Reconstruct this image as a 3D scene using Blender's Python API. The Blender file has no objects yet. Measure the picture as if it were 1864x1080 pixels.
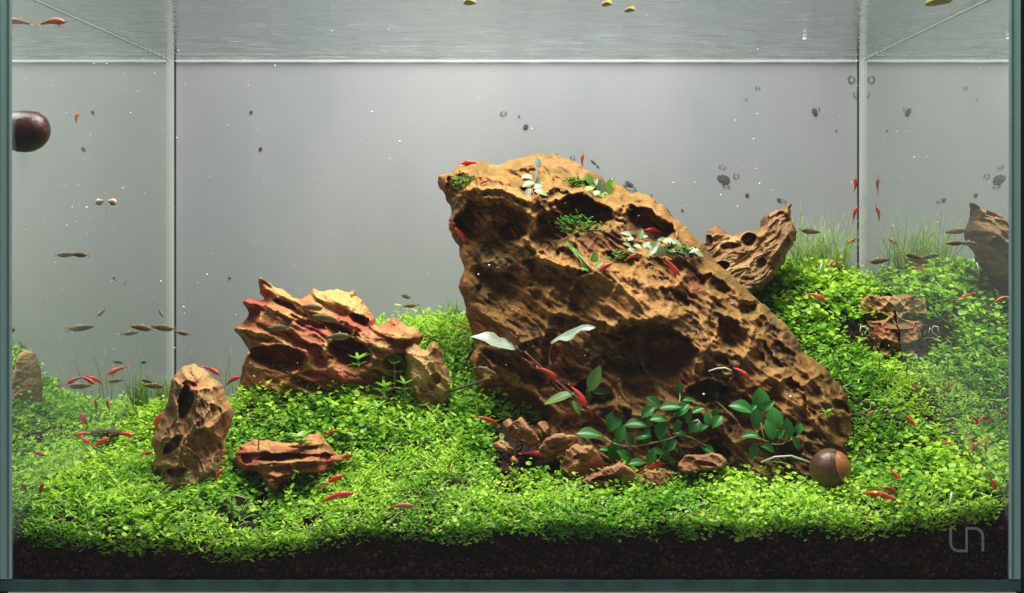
import bpy, math, random
import numpy as np
from mathutils import Vector, Matrix
from mathutils.bvhtree import BVHTree
random.seed(7); rng = np.random.default_rng(7)
S = bpy.context.scene; COL = S.collection
# ------------------------------------------------------------------ camera, world, lamp
F = 2037.5; CX, CZ, D = 0.0122, 0.2163, 0.674
PX, PY = 966.0, 401.0
cam = bpy.data.cameras.new('camera'); cam_o = bpy.data.objects.new('camera', cam); COL.objects.link(cam_o)
cam_o.location = (CX, -D, CZ); cam_o.rotation_euler = (math.pi/2, 0, 0)
cam.sensor_width = 36; cam.lens = F/1864*36
cam.shift_x = -34/1864; cam.shift_y = -139/1864
cam.clip_start = .01; cam.clip_end = 20
S.camera = cam_o
W = bpy.data.worlds.new('World'); S.world = W; W.use_nodes = True
bg = W.node_tree.nodes['Background']; bg.inputs[0].default_value = (.86, .95, 1, 1); bg.inputs[1].default_value = .22
def area(name, loc, sx, sy, power, color, rot=(0,0,0)):
    l = bpy.data.lights.new(name, 'AREA'); l.shape = 'RECTANGLE'; l.size = sx; l.size_y = sy
    l.energy = power; l.color = color
    o = bpy.data.objects.new(name, l); o.location = loc; o.rotation_euler = rot; COL.objects.link(o); return o
area('aquarium_lamp', (0, .060, .74), .52, .36, 12.5, (1, .975, .93))
area('aquarium_lamp_module', (-.035, .20, .56), .16, .07, .09, (.97, .98, 1))
S.view_settings.view_transform = 'Standard'; S.view_settings.look = 'None'
S.view_settings.exposure = 0; S.view_settings.gamma = 1
S.cycles.max_bounces = 10; S.cycles.diffuse_bounces = 4; S.cycles.glossy_bounces = 5; S.cycles.transparent_max_bounces = 24
S.cycles.caustics_reflective = False; S.cycles.caustics_refractive = False
S.cycles.sample_clamp_indirect = 4
try:
    S.cycles.use_denoising = True; S.cycles.denoiser = 'OPENIMAGEDENOISE'
except Exception: pass
TW, TD, WZ = .30, .30, .3553          # half width, depth, water height

# ------------------------------------------------------------------ helpers
def P(px, py, y):
    s = (D+y)/F
    return Vector((CX+(px-PX)*s, y, CZ-(py-PY)*s))
def mm(px, y): return px*(D+y)/F       # length of px pixels at depth y, metres
def obj(name, V, Fc, mat, parent=None, smooth=True, mats=None, midx=None):
    me = bpy.data.meshes.new(name)
    V = np.asarray(V, np.float32)
    if isinstance(Fc, np.ndarray):
        n, k = Fc.shape
        me.vertices.add(len(V)); me.vertices.foreach_set('co', V.ravel())
        me.loops.add(n*k); me.loops.foreach_set('vertex_index', Fc.astype(np.int32).ravel())
        me.polygons.add(n); me.polygons.foreach_set('loop_start', np.arange(0, n*k, k, dtype=np.int32))
        me.update(calc_edges=True)
    else:
        me.from_pydata([tuple(map(float, v)) for v in V], [], Fc); me.update()
    if smooth: me.polygons.foreach_set('use_smooth', np.ones(len(me.polygons), bool))
    for m in (mats or [mat]): me.materials.append(m)
    if midx is not None: me.polygons.foreach_set('material_index', np.asarray(midx, np.int32))
    o = bpy.data.objects.new(name, me); COL.objects.link(o)
    if parent: o.parent = parent
    return o
def tag(o, label=None, cat=None, group=None, kind=None):
    if label: o['label'] = label
    if cat: o['category'] = cat
    if group: o['group'] = group
    if kind: o['kind'] = kind
    return o
def empty(name, loc, label, cat, group=None):
    o = bpy.data.objects.new(name, None); COL.objects.link(o); o.location = loc
    o.empty_display_size = .005
    return tag(o, label, cat, group)
def box(x0, x1, y0, y1, z0, z1):
    V = [(x,y,z) for z in (z0,z1) for y in (y0,y1) for x in (x0,x1)]
    Fc = [(0,2,3,1),(4,5,7,6),(0,1,5,4),(2,6,7,3),(0,4,6,2),(1,3,7,5)]   # bottom, top, front, back, left, right
    return V, Fc
class MB:
    def __init__(s): s.V = []; s.F = []
    def add(s, V, Fc):
        n = len(s.V); s.V += [tuple(v) for v in V]; s.F += [tuple(i+n for i in f) for f in Fc]
    def build(s, name, mat, parent=None, smooth=True): return obj(name, s.V, s.F, mat, parent, smooth)
def tube(pts, radii, n=6, flat=1.0, side=None):
    """tube along points (Vectors); radii per point; closed ends."""
    V = []; Fc = []
    pts = [Vector(p) for p in pts]
    for i, p in enumerate(pts):
        t = (pts[min(i+1, len(pts)-1)]-pts[max(i-1, 0)]).normalized()
        ref = Vector(side) if side else (Vector((0,1,0)) if abs(t.y) < .9 else Vector((1,0,0)))
        u = t.cross(ref).normalized(); w = t.cross(u).normalized()
        for k in range(n):
            a = 2*math.pi*k/n
            V.append(p+u*(math.cos(a)*radii[i])+w*(math.sin(a)*radii[i]*flat))
    for i in range(len(pts)-1):
        for k in range(n):
            Fc.append((i*n+k, i*n+(k+1)%n, (i+1)*n+(k+1)%n, (i+1)*n+k))
    Fc.append(tuple(range(n-1,-1,-1))); Fc.append(tuple((len(pts)-1)*n+k for k in range(n)))
    return V, Fc
def bez(a, b, c, n):
    a, b, c = Vector(a), Vector(b), Vector(c)
    return [a*(1-t)**2+b*(2*t*(1-t))+c*t*t for t in [i/(n-1) for i in range(n)]]
def uvsphere(r, c=(0,0,0), nu=10, nv=6, sx=1, sy=1, sz=1):
    V = [(c[0], c[1], c[2]+r*sz)]; Fc = []
    for j in range(1, nv):
        th = math.pi*j/nv
        for i in range(nu):
            a = 2*math.pi*i/nu
            V.append((c[0]+r*sx*math.sin(th)*math.cos(a), c[1]+r*sy*math.sin(th)*math.sin(a), c[2]+r*sz*math.cos(th)))
    V.append((c[0], c[1], c[2]-r*sz))
    for i in range(nu): Fc.append((0, 1+i, 1+(i+1)%nu))
    for j in range(nv-2):
        for i in range(nu):
            a = 1+j*nu; Fc.append((a+i, a+nu+i, a+nu+(i+1)%nu, a+(i+1)%nu))
    a = 1+(nv-2)*nu
    for i in range(nu): Fc.append((a+i, len(V)-1, a+(i+1)%nu))
    return V, Fc
# numpy noise ------------------------------------------------------
def _h(ix, iy, seed):
    n = (ix.astype(np.int64)*374761393+iy.astype(np.int64)*668265263+seed*1442695041) & 0xffffffff
    n = ((n ^ (n >> 13))*1274126177) & 0xffffffff
    n = ((n ^ (n >> 16))*2246822519) & 0xffffffff
    return ((n ^ (n >> 15)) & 0xffffff)/float(0xffffff)
def vnoise(x, y, seed=0):
    ix = np.floor(x); iy = np.floor(y); fx = x-ix; fy = y-iy
    u = fx*fx*fx*(fx*(fx*6-15)+10); v = fy*fy*fy*(fy*(fy*6-15)+10)
    a = _h(ix,iy,seed); b = _h(ix+1,iy,seed); c = _h(ix,iy+1,seed); d = _h(ix+1,iy+1,seed)
    return (a*(1-u)+b*u)*(1-v)+(c*(1-u)+d*u)*v
def fbm(x, y, seed=0, o=4):
    r = 0; a = .5
    for i in range(o):
        r = r+a*(vnoise(x, y, seed+i*17)-.5); x = x*2.03+5.1; y = y*2.03+1.7; a *= .5
    return r*2
def worley(x, y, seed=0):
    ix = np.floor(x); iy = np.floor(y)
    f1 = np.full(x.shape, 9.); f2 = np.full(x.shape, 9.)
    for dx in (-1,0,1):
        for dy in (-1,0,1):
            cx = ix+dx; cy = iy+dy
            qx = cx+_h(cx,cy,seed)*.9+.05; qy = cy+_h(cx,cy,seed+91)*.9+.05
            d = np.hypot(x-qx, y-qy)
            f2 = np.minimum(f2, np.maximum(f1, d)); f1 = np.minimum(f1, d)
    return f1, f2
def sstep(a, b, x):
    t = np.clip((x-a)/(b-a), 0, 1); return t*t*(3-2*t)
def rbf(pts, vals, lin=True):
    """thin plate spline through 2-D points"""
    p = np.asarray(pts, float); v = np.asarray(vals, float); n = len(p); sc = np.abs(p).max(); p = p/sc
    def K(r2): return np.where(r2 > 1e-12, .5*r2*np.log(np.maximum(r2, 1e-12)), 0)
    A = np.zeros((n+3, n+3)); A[:n,:n] = K(((p[:,None]-p[None])**2).sum(-1))+np.eye(n)*1e-4
    A[:n,n] = 1; A[:n,n+1:] = p; A[n,:n] = 1; A[n+1:,:n] = p.T
    w = np.linalg.solve(A, np.r_[v, 0, 0, 0])
    def f(x, y):
        x = np.asarray(x, float)/sc; y = np.asarray(y, float)/sc; sh = x.shape; x = x.ravel(); y = y.ravel()
        r = w[n]+w[n+1]*x+w[n+2]*y
        for i in range(n): r = r+w[i]*K((x-p[i,0])**2+(y-p[i,1])**2)
        return r.reshape(sh)
    return f

# ------------------------------------------------------------------ materials
def mat(name):
    m = bpy.data.materials.new(name); m.use_nodes = True
    nt = m.node_tree; nt.nodes.clear()
    out = nt.nodes.new('ShaderNodeOutputMaterial')
    def N(t, **kw):
        n = nt.nodes.new(t)
        for k, v in kw.items():
            if k.startswith('i_'):
                n.inputs[k[2:].replace('_', ' ')].default_value = v
            else: setattr(n, k, v)
        return n
    def L(a, b): nt.links.new(a, b)
    return m, N, L, out
def princ(name, col, rough=.5, spec=.5, alpha=1, noise=None, bump=0, bscale=200, sss=0, coat=0):
    m, N, L, out = mat(name)
    p = N('ShaderNodeBsdfPrincipled'); p.inputs['Base Color'].default_value = (*col, 1)
    p.inputs['Roughness'].default_value = rough; p.inputs['Specular IOR Level'].default_value = spec
    p.inputs['Alpha'].default_value = alpha; p.inputs['Coat Weight'].default_value = coat
    L(p.outputs[0], out.inputs[0])
    tc = N('ShaderNodeTexCoord')
    if noise:
        n = N('ShaderNodeTexNoise'); n.inputs['Scale'].default_value = noise[1]; n.inputs['Detail'].default_value = 4
        L(tc.outputs['Object'], n.inputs['Vector'])
        r = N('ShaderNodeValToRGB'); r.color_ramp.elements[0].position = .35; r.color_ramp.elements[1].position = .65
        r.color_ramp.elements[0].color = (*col, 1); r.color_ramp.elements[1].color = (*noise[0], 1)
        L(n.outputs[0], r.inputs[0]); L(r.outputs[0], p.inputs['Base Color'])
    if bump:
        n = N('ShaderNodeTexNoise'); n.inputs['Scale'].default_value = bscale; n.inputs['Detail'].default_value = 5
        L(tc.outputs['Object'], n.inputs['Vector'])
        b = N('ShaderNodeBump'); b.inputs['Strength'].default_value = bump; b.inputs['Distance'].default_value = .001
        L(n.outputs[0], b.inputs['Height']); L(b.outputs[0], p.inputs['Normal'])
    return m
def leafmat(name, c0, c1, trans=.35, attr=True, gloss=.04, vein=False):
    m, N, L, out = mat(name)
    mix = N('ShaderNodeMixRGB'); mix.inputs[1].default_value = (*c0, 1); mix.inputs[2].default_value = (*c1, 1)
    if attr:
        a = N('ShaderNodeAttribute'); a.attribute_name = 'tint'; L(a.outputs['Fac'], mix.inputs[0])
    else:
        tc = N('ShaderNodeTexCoord'); n = N('ShaderNodeTexNoise'); n.inputs['Scale'].default_value = 120
        oi = N('ShaderNodeObjectInfo'); ad = N('ShaderNodeVectorMath'); ad.operation = 'ADD'
        L(tc.outputs['Object'], ad.inputs[0]); L(oi.outputs['Random'], ad.inputs[1]); L(ad.outputs[0], n.inputs['Vector'])
        ma = N('ShaderNodeMath'); ma.operation = 'MULTIPLY_ADD'; ma.inputs[1].default_value = .5
        L(oi.outputs['Random'], ma.inputs[0]); 
        mb = N('ShaderNodeMath'); mb.operation = 'MULTIPLY'; mb.inputs[1].default_value = .5
        L(n.outputs[0], mb.inputs[0]); L(mb.outputs[0], ma.inputs[2]); L(ma.outputs[0], mix.inputs[0])
    if vein:
        tc2 = N('ShaderNodeTexCoord'); sp = N('ShaderNodeSeparateXYZ'); L(tc2.outputs['Object'], sp.inputs[0])
        ab = N('ShaderNodeMath'); ab.operation = 'ABSOLUTE'; L(sp.outputs['Y'], ab.inputs[0])
        v1 = N('ShaderNodeMapRange'); v1.inputs[1].default_value = .008; v1.inputs[2].default_value = .03; v1.inputs[3].default_value = .55; v1.inputs[4].default_value = 0; L(ab.outputs[0], v1.inputs[0])
        sl = N('ShaderNodeMath'); sl.operation = 'MULTIPLY_ADD'; sl.inputs[1].default_value = -.8; L(ab.outputs[0], sl.inputs[0]); L(sp.outputs['X'], sl.inputs[2])
        sn = N('ShaderNodeMath'); sn.operation = 'SINE'; ml = N('ShaderNodeMath'); ml.operation = 'MULTIPLY'; ml.inputs[1].default_value = 55; L(sl.outputs[0], ml.inputs[0]); L(ml.outputs[0], sn.inputs[0])
        v2 = N('ShaderNodeMapRange'); v2.inputs[1].default_value = .75; v2.inputs[2].default_value = 1; v2.inputs[4].default_value = .25; L(sn.outputs[0], v2.inputs[0])
        mxv = N('ShaderNodeMath'); mxv.operation = 'MAXIMUM'; L(v1.outputs[0], mxv.inputs[0]); L(v2.outputs[0], mxv.inputs[1])
        mv = N('ShaderNodeMixRGB'); L(mxv.outputs[0], mv.inputs[0]); L(mix.outputs[0], mv.inputs[1]); mv.inputs[2].default_value = (c1[0]*1.25+.02, c1[1]*1.15+.02, c1[2]*1.25+.01, 1); mix = mv
    d = N('ShaderNodeBsdfDiffuse'); t = N('ShaderNodeBsdfTranslucent'); g = N('ShaderNodeBsdfGlossy')
    g.inputs['Roughness'].default_value = .35
    L(mix.outputs[0], d.inputs[0]); L(mix.outputs[0], t.inputs[0])
    m1 = N('ShaderNodeMixShader'); m1.inputs[0].default_value = trans; L(d.outputs[0], m1.inputs[1]); L(t.outputs[0], m1.inputs[2])
    m2 = N('ShaderNodeMixShader'); m2.inputs[0].default_value = gloss; L(m1.outputs[0], m2.inputs[1]); L(g.outputs[0], m2.inputs[2])
    L(m2.outputs[0], out.inputs[0])
    return m
def rockmat(name, cols, scale=1.0, moss=0.0, stretch=(1,1,1), rot=0.6, crust=(.40,.30,.07), second=None, palec=(.62,.40,.15), redc=(.50,.11,.07)):
    """dragon stone: mottled clay colours, streaks along the grain, pores"""
    m, N, L, out = mat(name)
    tc = N('ShaderNodeTexCoord'); mp = N('ShaderNodeMapping'); mp.inputs['Rotation'].default_value = (0, rot, 0)
    mp.inputs['Scale'].default_value = stretch; L(tc.outputs['Object'], mp.inputs['Vector'])
    n1 = N('ShaderNodeTexNoise'); n1.inputs['Scale'].default_value = 26*scale; n1.inputs['Detail'].default_value = 7; n1.inputs['Roughness'].default_value = .58
    n1.inputs['Distortion'].default_value = .6
    L(mp.outputs[0], n1.inputs['Vector'])
    r = N('ShaderNodeValToRGB'); e = r.color_ramp.elements
    ps = [.34, .43, .50, .56, .66]
    e[0].position = ps[0]; e[0].color = (*cols[0], 1); e[1].position = ps[-1]; e[1].color = (*cols[-1], 1)
    for i in (1,2,3):
        q = e.new(ps[i]); q.color = (*cols[i], 1)
    L(n1.outputs[0], r.inputs[0])
    n2 = N('ShaderNodeTexNoise'); n2.inputs['Scale'].default_value = 330*scale; n2.inputs['Detail'].default_value = 6; L(mp.outputs[0], n2.inputs['Vector'])
    mr = N('ShaderNodeMapRange'); mr.inputs[1].default_value = .3; mr.inputs[2].default_value = .7; mr.inputs[3].default_value = .6; mr.inputs[4].default_value = 1.3
    L(n2.outputs[0], mr.inputs[0])
    mul = N('ShaderNodeMixRGB'); mul.blend_type = 'MULTIPLY'; mul.inputs[0].default_value = 1
    L(r.outputs[0], mul.inputs[1]); L(mr.outputs[0], mul.inputs[2])
    col = mul.outputs[0]
    if second:                           # large areas of a second clay colour
        nb = N('ShaderNodeTexNoise'); nb.inputs['Scale'].default_value = 13*scale; nb.inputs['Detail'].default_value = 5; nb.inputs['Distortion'].default_value = 1.2; L(mp.outputs[0], nb.inputs['Vector'])
        mb_ = N('ShaderNodeMapRange'); mb_.inputs[1].default_value = .47; mb_.inputs[2].default_value = .58; mb_.inputs[4].default_value = .85; L(nb.outputs[0], mb_.inputs[0])
        sc_ = N('ShaderNodeMixRGB'); sc_.blend_type = 'MULTIPLY'; sc_.inputs[0].default_value = 1; sc_.inputs[1].default_value = (*second, 1); L(mr.outputs[0], sc_.inputs[2])
        xb = N('ShaderNodeMixRGB'); L(mb_.outputs[0], xb.inputs[0]); L(col, xb.inputs[1]); L(sc_.outputs[0], xb.inputs[2]); col = xb.outputs[0]
    # rusty patches
    n3 = N('ShaderNodeTexNoise'); n3.inputs['Scale'].default_value = 55*scale; n3.inputs['Detail'].default_value = 4; L(tc.outputs['Object'], n3.inputs['Vector'])
    mr3 = N('ShaderNodeMapRange'); mr3.inputs[1].default_value = .56; mr3.inputs[2].default_value = .68; L(n3.outputs[0], mr3.inputs[0])
    mx = N('ShaderNodeMixRGB'); L(mr3.outputs[0], mx.inputs[0]); L(col, mx.inputs[1]); mx.inputs[2].default_value = (*cols[5], 1); col = mx.outputs[0]
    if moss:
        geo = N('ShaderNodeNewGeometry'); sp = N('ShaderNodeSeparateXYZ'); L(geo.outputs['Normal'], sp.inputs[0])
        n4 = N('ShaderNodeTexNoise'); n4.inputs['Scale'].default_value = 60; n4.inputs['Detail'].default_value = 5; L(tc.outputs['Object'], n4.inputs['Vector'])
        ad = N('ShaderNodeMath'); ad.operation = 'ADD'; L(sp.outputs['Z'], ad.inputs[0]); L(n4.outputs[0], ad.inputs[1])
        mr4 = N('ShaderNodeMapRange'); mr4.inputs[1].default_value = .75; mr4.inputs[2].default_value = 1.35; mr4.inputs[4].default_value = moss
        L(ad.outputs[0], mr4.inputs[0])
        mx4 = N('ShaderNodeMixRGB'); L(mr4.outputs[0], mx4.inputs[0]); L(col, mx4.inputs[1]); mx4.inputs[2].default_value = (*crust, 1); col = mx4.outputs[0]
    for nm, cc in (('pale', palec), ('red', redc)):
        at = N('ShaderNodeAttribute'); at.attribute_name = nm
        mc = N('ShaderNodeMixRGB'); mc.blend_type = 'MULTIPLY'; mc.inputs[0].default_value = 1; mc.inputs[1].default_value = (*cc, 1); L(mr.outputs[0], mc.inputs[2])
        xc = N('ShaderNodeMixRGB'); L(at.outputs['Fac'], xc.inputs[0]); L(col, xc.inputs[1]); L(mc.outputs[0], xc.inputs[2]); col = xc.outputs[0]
    n5 = N('ShaderNodeTexNoise'); n5.noise_type = 'RIDGED_MULTIFRACTAL'; n5.inputs['Scale'].default_value = 75*scale; n5.inputs['Detail'].default_value = 6; n5.inputs['Distortion'].default_value = .5; L(mp.outputs[0], n5.inputs['Vector'])
    m5 = N('ShaderNodeMapRange'); m5.inputs[1].default_value = .35; m5.inputs[2].default_value = 1.5; m5.inputs[3].default_value = .74; m5.inputs[4].default_value = 1.75; L(n5.outputs[0], m5.inputs[0])
    x5 = N('ShaderNodeMixRGB'); x5.blend_type = 'MULTIPLY'; x5.inputs[0].default_value = .8; L(col, x5.inputs[1]); L(m5.outputs[0], x5.inputs[2]); col = x5.outputs[0]
    p = N('ShaderNodeBsdfPrincipled'); p.inputs['Roughness'].default_value = .72; p.inputs['Specular IOR Level'].default_value = .25
    L(col, p.inputs['Base Color'])
    b = N('ShaderNodeBump'); b.inputs['Strength'].default_value = .9; b.inputs['Distance'].default_value = .0022
    ab = N('ShaderNodeMath'); ab.operation = 'ADD'; L(n1.outputs[0], ab.inputs[0])
    hb = N('ShaderNodeMath'); hb.operation = 'MULTIPLY'; hb.inputs[1].default_value = .5; L(n2.outputs[0], hb.inputs[0]); L(hb.outputs[0], ab.inputs[1])
    a5 = N('ShaderNodeMath'); a5.operation = 'MULTIPLY_ADD'; a5.inputs[1].default_value = .35; L(n5.outputs[0], a5.inputs[0]); L(ab.outputs[0], a5.inputs[2]); ab = a5
    L(ab.outputs[0], b.inputs['Height']); L(b.outputs[0], p.inputs['Normal'])
    L(p.outputs[0], out.inputs[0])
    return m
BR = [(.060,.018,.008), (.175,.056,.016), (.33,.120,.028), (.44,.185,.044), (.58,.36,.13), (.16,.042,.015)]
RD = [(.085,.024,.014), (.27,.070,.034), (.46,.145,.070), (.56,.24,.095), (.68,.42,.15), (.40,.085,.05)]
TN = [(.12,.05,.022), (.32,.14,.055), (.47,.235,.09), (.56,.33,.14), (.66,.45,.22), (.36,.12,.05)]
CP = [(.13,.040,.022), (.32,.11,.052), (.52,.21,.095), (.62,.32,.14), (.76,.52,.27), (.42,.12,.065)]
M = {
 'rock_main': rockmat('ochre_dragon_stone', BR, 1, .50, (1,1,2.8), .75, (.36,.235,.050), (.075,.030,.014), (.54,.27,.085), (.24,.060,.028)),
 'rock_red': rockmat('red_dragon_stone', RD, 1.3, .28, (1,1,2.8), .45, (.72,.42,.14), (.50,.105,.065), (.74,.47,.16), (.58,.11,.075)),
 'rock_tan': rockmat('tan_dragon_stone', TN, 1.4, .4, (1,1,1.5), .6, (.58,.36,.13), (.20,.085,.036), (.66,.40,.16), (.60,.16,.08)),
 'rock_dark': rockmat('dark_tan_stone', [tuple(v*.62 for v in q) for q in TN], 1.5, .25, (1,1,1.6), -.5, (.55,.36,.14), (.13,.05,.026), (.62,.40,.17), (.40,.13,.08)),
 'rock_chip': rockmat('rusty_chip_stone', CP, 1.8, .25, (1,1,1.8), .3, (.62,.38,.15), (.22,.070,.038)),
 'soil': princ('dark_soil', (.022,.012,.008), .9, .2, noise=((.05,.028,.018), 160), bump=.6, bscale=900),
 'grain': princ('soil_grain', (.018,.008,.005), .85, .15, noise=((.058,.023,.012), 90), bump=.5, bscale=1500),
 'carpet': leafmat('carpet_leaf', (.105,.345,.012), (.52,.79,.075), .4, True, .02),
 'runner': leafmat('pale_runner', (.35,.50,.12), (.55,.62,.25), .3, False),
 'sprig': leafmat('sprig_leaf', (.16,.44,.03), (.36,.62,.08), .4, False),
 'dark_leaf': leafmat('dark_green_leaf', (.014,.12,.014), (.040,.22,.020), .15, False, .05, vein=True),
 'olive_leaf': leafmat('olive_leaf', (.12,.30,.05), (.24,.42,.10), .3, False, vein=True),
 'pale_leaf': leafmat('pale_leaf', (.36,.48,.36), (.55,.64,.50), .3, False, .06, vein=True),
 'dull_leaf': leafmat('dull_green_leaf', (.16,.24,.11), (.34,.42,.22), .2, False, .05, vein=True),
 'moss': leafmat('moss', (.06,.26,.015), (.20,.42,.04), .3, False),
 'grass': leafmat('hair_grass', (.24,.46,.08), (.50,.68,.20), .35, False, .01),
 'stem': princ('plant_stem', (.33,.32,.14), .6),
 'red_stem': princ('red_stem', (.32,.10,.06), .6),
 'root': princ('pale_root', (.75,.75,.62), .6),
 'shrimp': princ('red_shrimp', (.56,.022,.020), .35, .5, noise=((.72,.07,.045), 2.2), coat=.3),
 'shrimp_pale': princ('orange_shrimp', (.62,.14,.07), .4, .5, .85, noise=((.75,.32,.20), 2.5)),
 'shrimp_leg': princ('shrimp_leg', (.60,.12,.08), .5, .4, .8),
 'eye': princ('black_eye', (.01,.008,.008), .25),
 'fish': princ('brown_fish', (.13,.085,.035), .4, .4, .9, noise=((.30,.21,.10), 3.5)),
 'fish_fin': princ('clear_fin', (.30,.23,.13), .4, .4, .5),
 'snail_brown': princ('brown_shell', (.060,.024,.013), .38, .4, noise=((.17,.070,.028), 75), coat=.1, bump=.3, bscale=220),
 'snail_dark': princ('dark_shell', (.012,.004,.003), .38, .45, noise=((.065,.014,.010), 70), bump=.5, bscale=260),
 'lip': princ('orange_shell_lip', (.26,.085,.018), .36, noise=((.44,.17,.04), 75), bump=.3, bscale=220),
 'foot': princ('pale_snail_foot', (.60,.42,.30), .6),
 'baby': princ('baby_shell', (.80,.72,.58), .3, noise=((.28,.16,.08), 150)),
 'speck': princ('white_speck', (.85,.87,.88), .6),
 'bubble': princ('bubble_white', (.9,.9,.9), .2),
 'blotch': princ('dark_blotch', (.07,.078,.082), .8),
 'yellow': princ('yellow_leaf', (.24,.20,.05), .6),
 'seal': princ('silicone', (.50,.51,.49), .55),
 'gap': princ('dark_gap', (.02,.022,.024), .8),
 'etch': princ('etched_glass', (.55,.52,.50), .8, alpha=.55),
 'etch_faint': princ('faint_etched_glass', (.30,.30,.30), .8, alpha=.22),
 'debris': princ('dark_debris', (.07,.05,.035), .8),
 'stand': princ('stand_top', (.30,.34,.33), .6),
 'backdrop': princ('dark_room', (.004,.006,.006), .9),
}
M['bevel'] = princ('edge_bevel', (.62,.74,.70), .4, noise=((.50,.66,.62), 40)); M['edge_dark'] = princ('edge_seam', (.16,.24,.22), .5)
M['base'] = princ('base_glass_edge', (.035,.085,.075), .35, noise=((.065,.14,.125), 60))
# glass ------------------------------------------------------------
m, N, L, out = mat('side_glass')      # seen so obliquely that it reflects the whole tank
g = N('ShaderNodeBsdfGlossy'); g.inputs[0].default_value = (.86,.90,.865,1); g.inputs['Roughness'].default_value = .006
d = N('ShaderNodeBsdfDiffuse'); d.inputs[0].default_value = (.42,.47,.44,1)
mx = N('ShaderNodeMixShader'); mx.inputs[0].default_value = .90; L(d.outputs[0], mx.inputs[1]); L(g.outputs[0], mx.inputs[2]); L(mx.outputs[0], out.inputs[0])
M['mirror'] = m
m, N, L, out = mat('teal_glass_edge')
tc = N('ShaderNodeTexCoord'); mp = N('ShaderNodeMapping'); mp.inputs['Scale'].default_value = (500, 500, 3); mp.inputs['Rotation'].default_value = (0, .12, 0); L(tc.outputs['Object'], mp.inputs[0])
n = N('ShaderNodeTexNoise'); n.inputs['Scale'].default_value = 1.0; n.inputs['Detail'].default_value = 3; L(mp.outputs[0], n.inputs['Vector'])
r = N('ShaderNodeValToRGB'); r.color_ramp.elements[0].position = .3; r.color_ramp.elements[1].position = .7
r.color_ramp.elements[0].color = (.50,.82,.73,1); r.color_ramp.elements[1].color = (.66,.93,.84,1); L(n.outputs[0], r.inputs[0])
p = N('ShaderNodeBsdfPrincipled'); p.inputs['Roughness'].default_value = .45; L(r.outputs[0], p.inputs['Base Color'])
t = N('ShaderNodeBsdfTranslucent'); L(r.outputs[0], t.inputs[0])
mx = N('ShaderNodeMixShader'); mx.inputs[0].default_value = .35; L(p.outputs[0], mx.inputs[1]); L(t.outputs[0], mx.inputs[2]); L(mx.outputs[0], out.inputs[0])
M['edge'] = m
m, N, L, out = mat('front_glass')
t = N('ShaderNodeBsdfTransparent'); t.inputs[0].default_value = (.985,.995,.99,1); g = N('ShaderNodeBsdfGlossy'); g.inputs['Roughness'].default_value = .02
mx = N('ShaderNodeMixShader'); mx.inputs[0].default_value = .02; L(t.outputs[0], mx.inputs[1]); L(g.outputs[0], mx.inputs[2]); L(mx.outputs[0], out.inputs[0])
M['front'] = m
m, N, L, out = mat('frosted_back_glass')
tc = N('ShaderNodeTexCoord'); n = N('ShaderNodeTexNoise'); n.inputs['Scale'].default_value = 9; n.inputs['Detail'].default_value = 3
mp = N('ShaderNodeMapping'); mp.inputs['Rotation'].default_value = (0, -.6, 0); mp.inputs['Scale'].default_value = (1, 1, .35); L(tc.outputs['Object'], mp.inputs[0]); L(mp.outputs[0], n.inputs['Vector'])
r = N('ShaderNodeValToRGB'); r.color_ramp.elements[0].position = .3; r.color_ramp.elements[1].position = .7
r.color_ramp.elements[0].color = (.295,.315,.325,1); r.color_ramp.elements[1].color = (.37,.38,.39,1); L(n.outputs[0], r.inputs[0])
p = N('ShaderNodeBsdfPrincipled'); p.inputs['Roughness'].default_value = .5; p.inputs['Specular IOR Level'].default_value = .2; L(r.outputs[0], p.inputs['Base Color']); L(p.outputs[0], out.inputs[0])
M['back'] = m
m, N, L, out = mat('water_surface')    # from below: mirror beyond the critical angle, clear to steep light
fr = N('ShaderNodeFresnel'); fr.inputs['IOR'].default_value = 1.333
tc = N('ShaderNodeTexCoord'); mp = N('ShaderNodeMapping'); mp.inputs['Scale'].default_value = (1, 3.2, 1); mp.inputs['Rotation'].default_value = (0,0,.10); L(tc.outputs['Object'], mp.inputs[0])
n = N('ShaderNodeTexNoise'); n.inputs['Scale'].default_value = 26; n.inputs['Detail'].default_value = 5; n.inputs['Roughness'].default_value = .6; L(mp.outputs[0], n.inputs['Vector'])
b = N('ShaderNodeBump'); b.inputs['Strength'].default_value = .6; b.inputs['Distance'].default_value = .002; L(n.outputs[0], b.inputs['Height'])
t = N('ShaderNodeBsdfTransparent'); g = N('ShaderNodeBsdfGlossy'); g.inputs['Roughness'].default_value = .03; g.inputs[0].default_value = (.76,.80,.785,1)
L(b.outputs[0], g.inputs['Normal'])
mx = N('ShaderNodeMixShader'); L(fr.outputs[0], mx.inputs[0]); L(t.outputs[0], mx.inputs[1]); L(g.outputs[0], mx.inputs[2]); L(mx.outputs[0], out.inputs[0])
M['water'] = m

# ------------------------------------------------------------------ setting and tank
V, Fc = box(-3, 3, 1.2, 1.25, -1, 2); tag(obj('room_wall', V, Fc, M['backdrop'], smooth=False), kind='structure')
V, Fc = box(-.302, .304, -.0072, .34, -.05, -.0076); tag(obj('stand_top', V, Fc, M['stand'], smooth=False), kind='structure')
tank = empty('aquarium_tank', (0, .15, 0), 'rimless clear glass aquarium tank with green tinted edges and grey frosted back', 'aquarium')
tank.location = (0,0,0)
G = .0072
V, Fc = box(-TW-G, TW+G, -G, -.0002, -.0074, .372); obj('front_pane', V, Fc, M['front'], tank, False)
for s in (-1, 1):
    x0, x1 = sorted((s*TW, s*(TW+G)))
    V, Fc = box(x0, x1, 0, TD+.006, .0001, .372)
    obj('side_pane', V, Fc, None, tank, False, mats=[M['edge'], M['mirror']], midx=[0,0,0,0,1 if s > 0 else 0,1 if s < 0 else 0])
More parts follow.
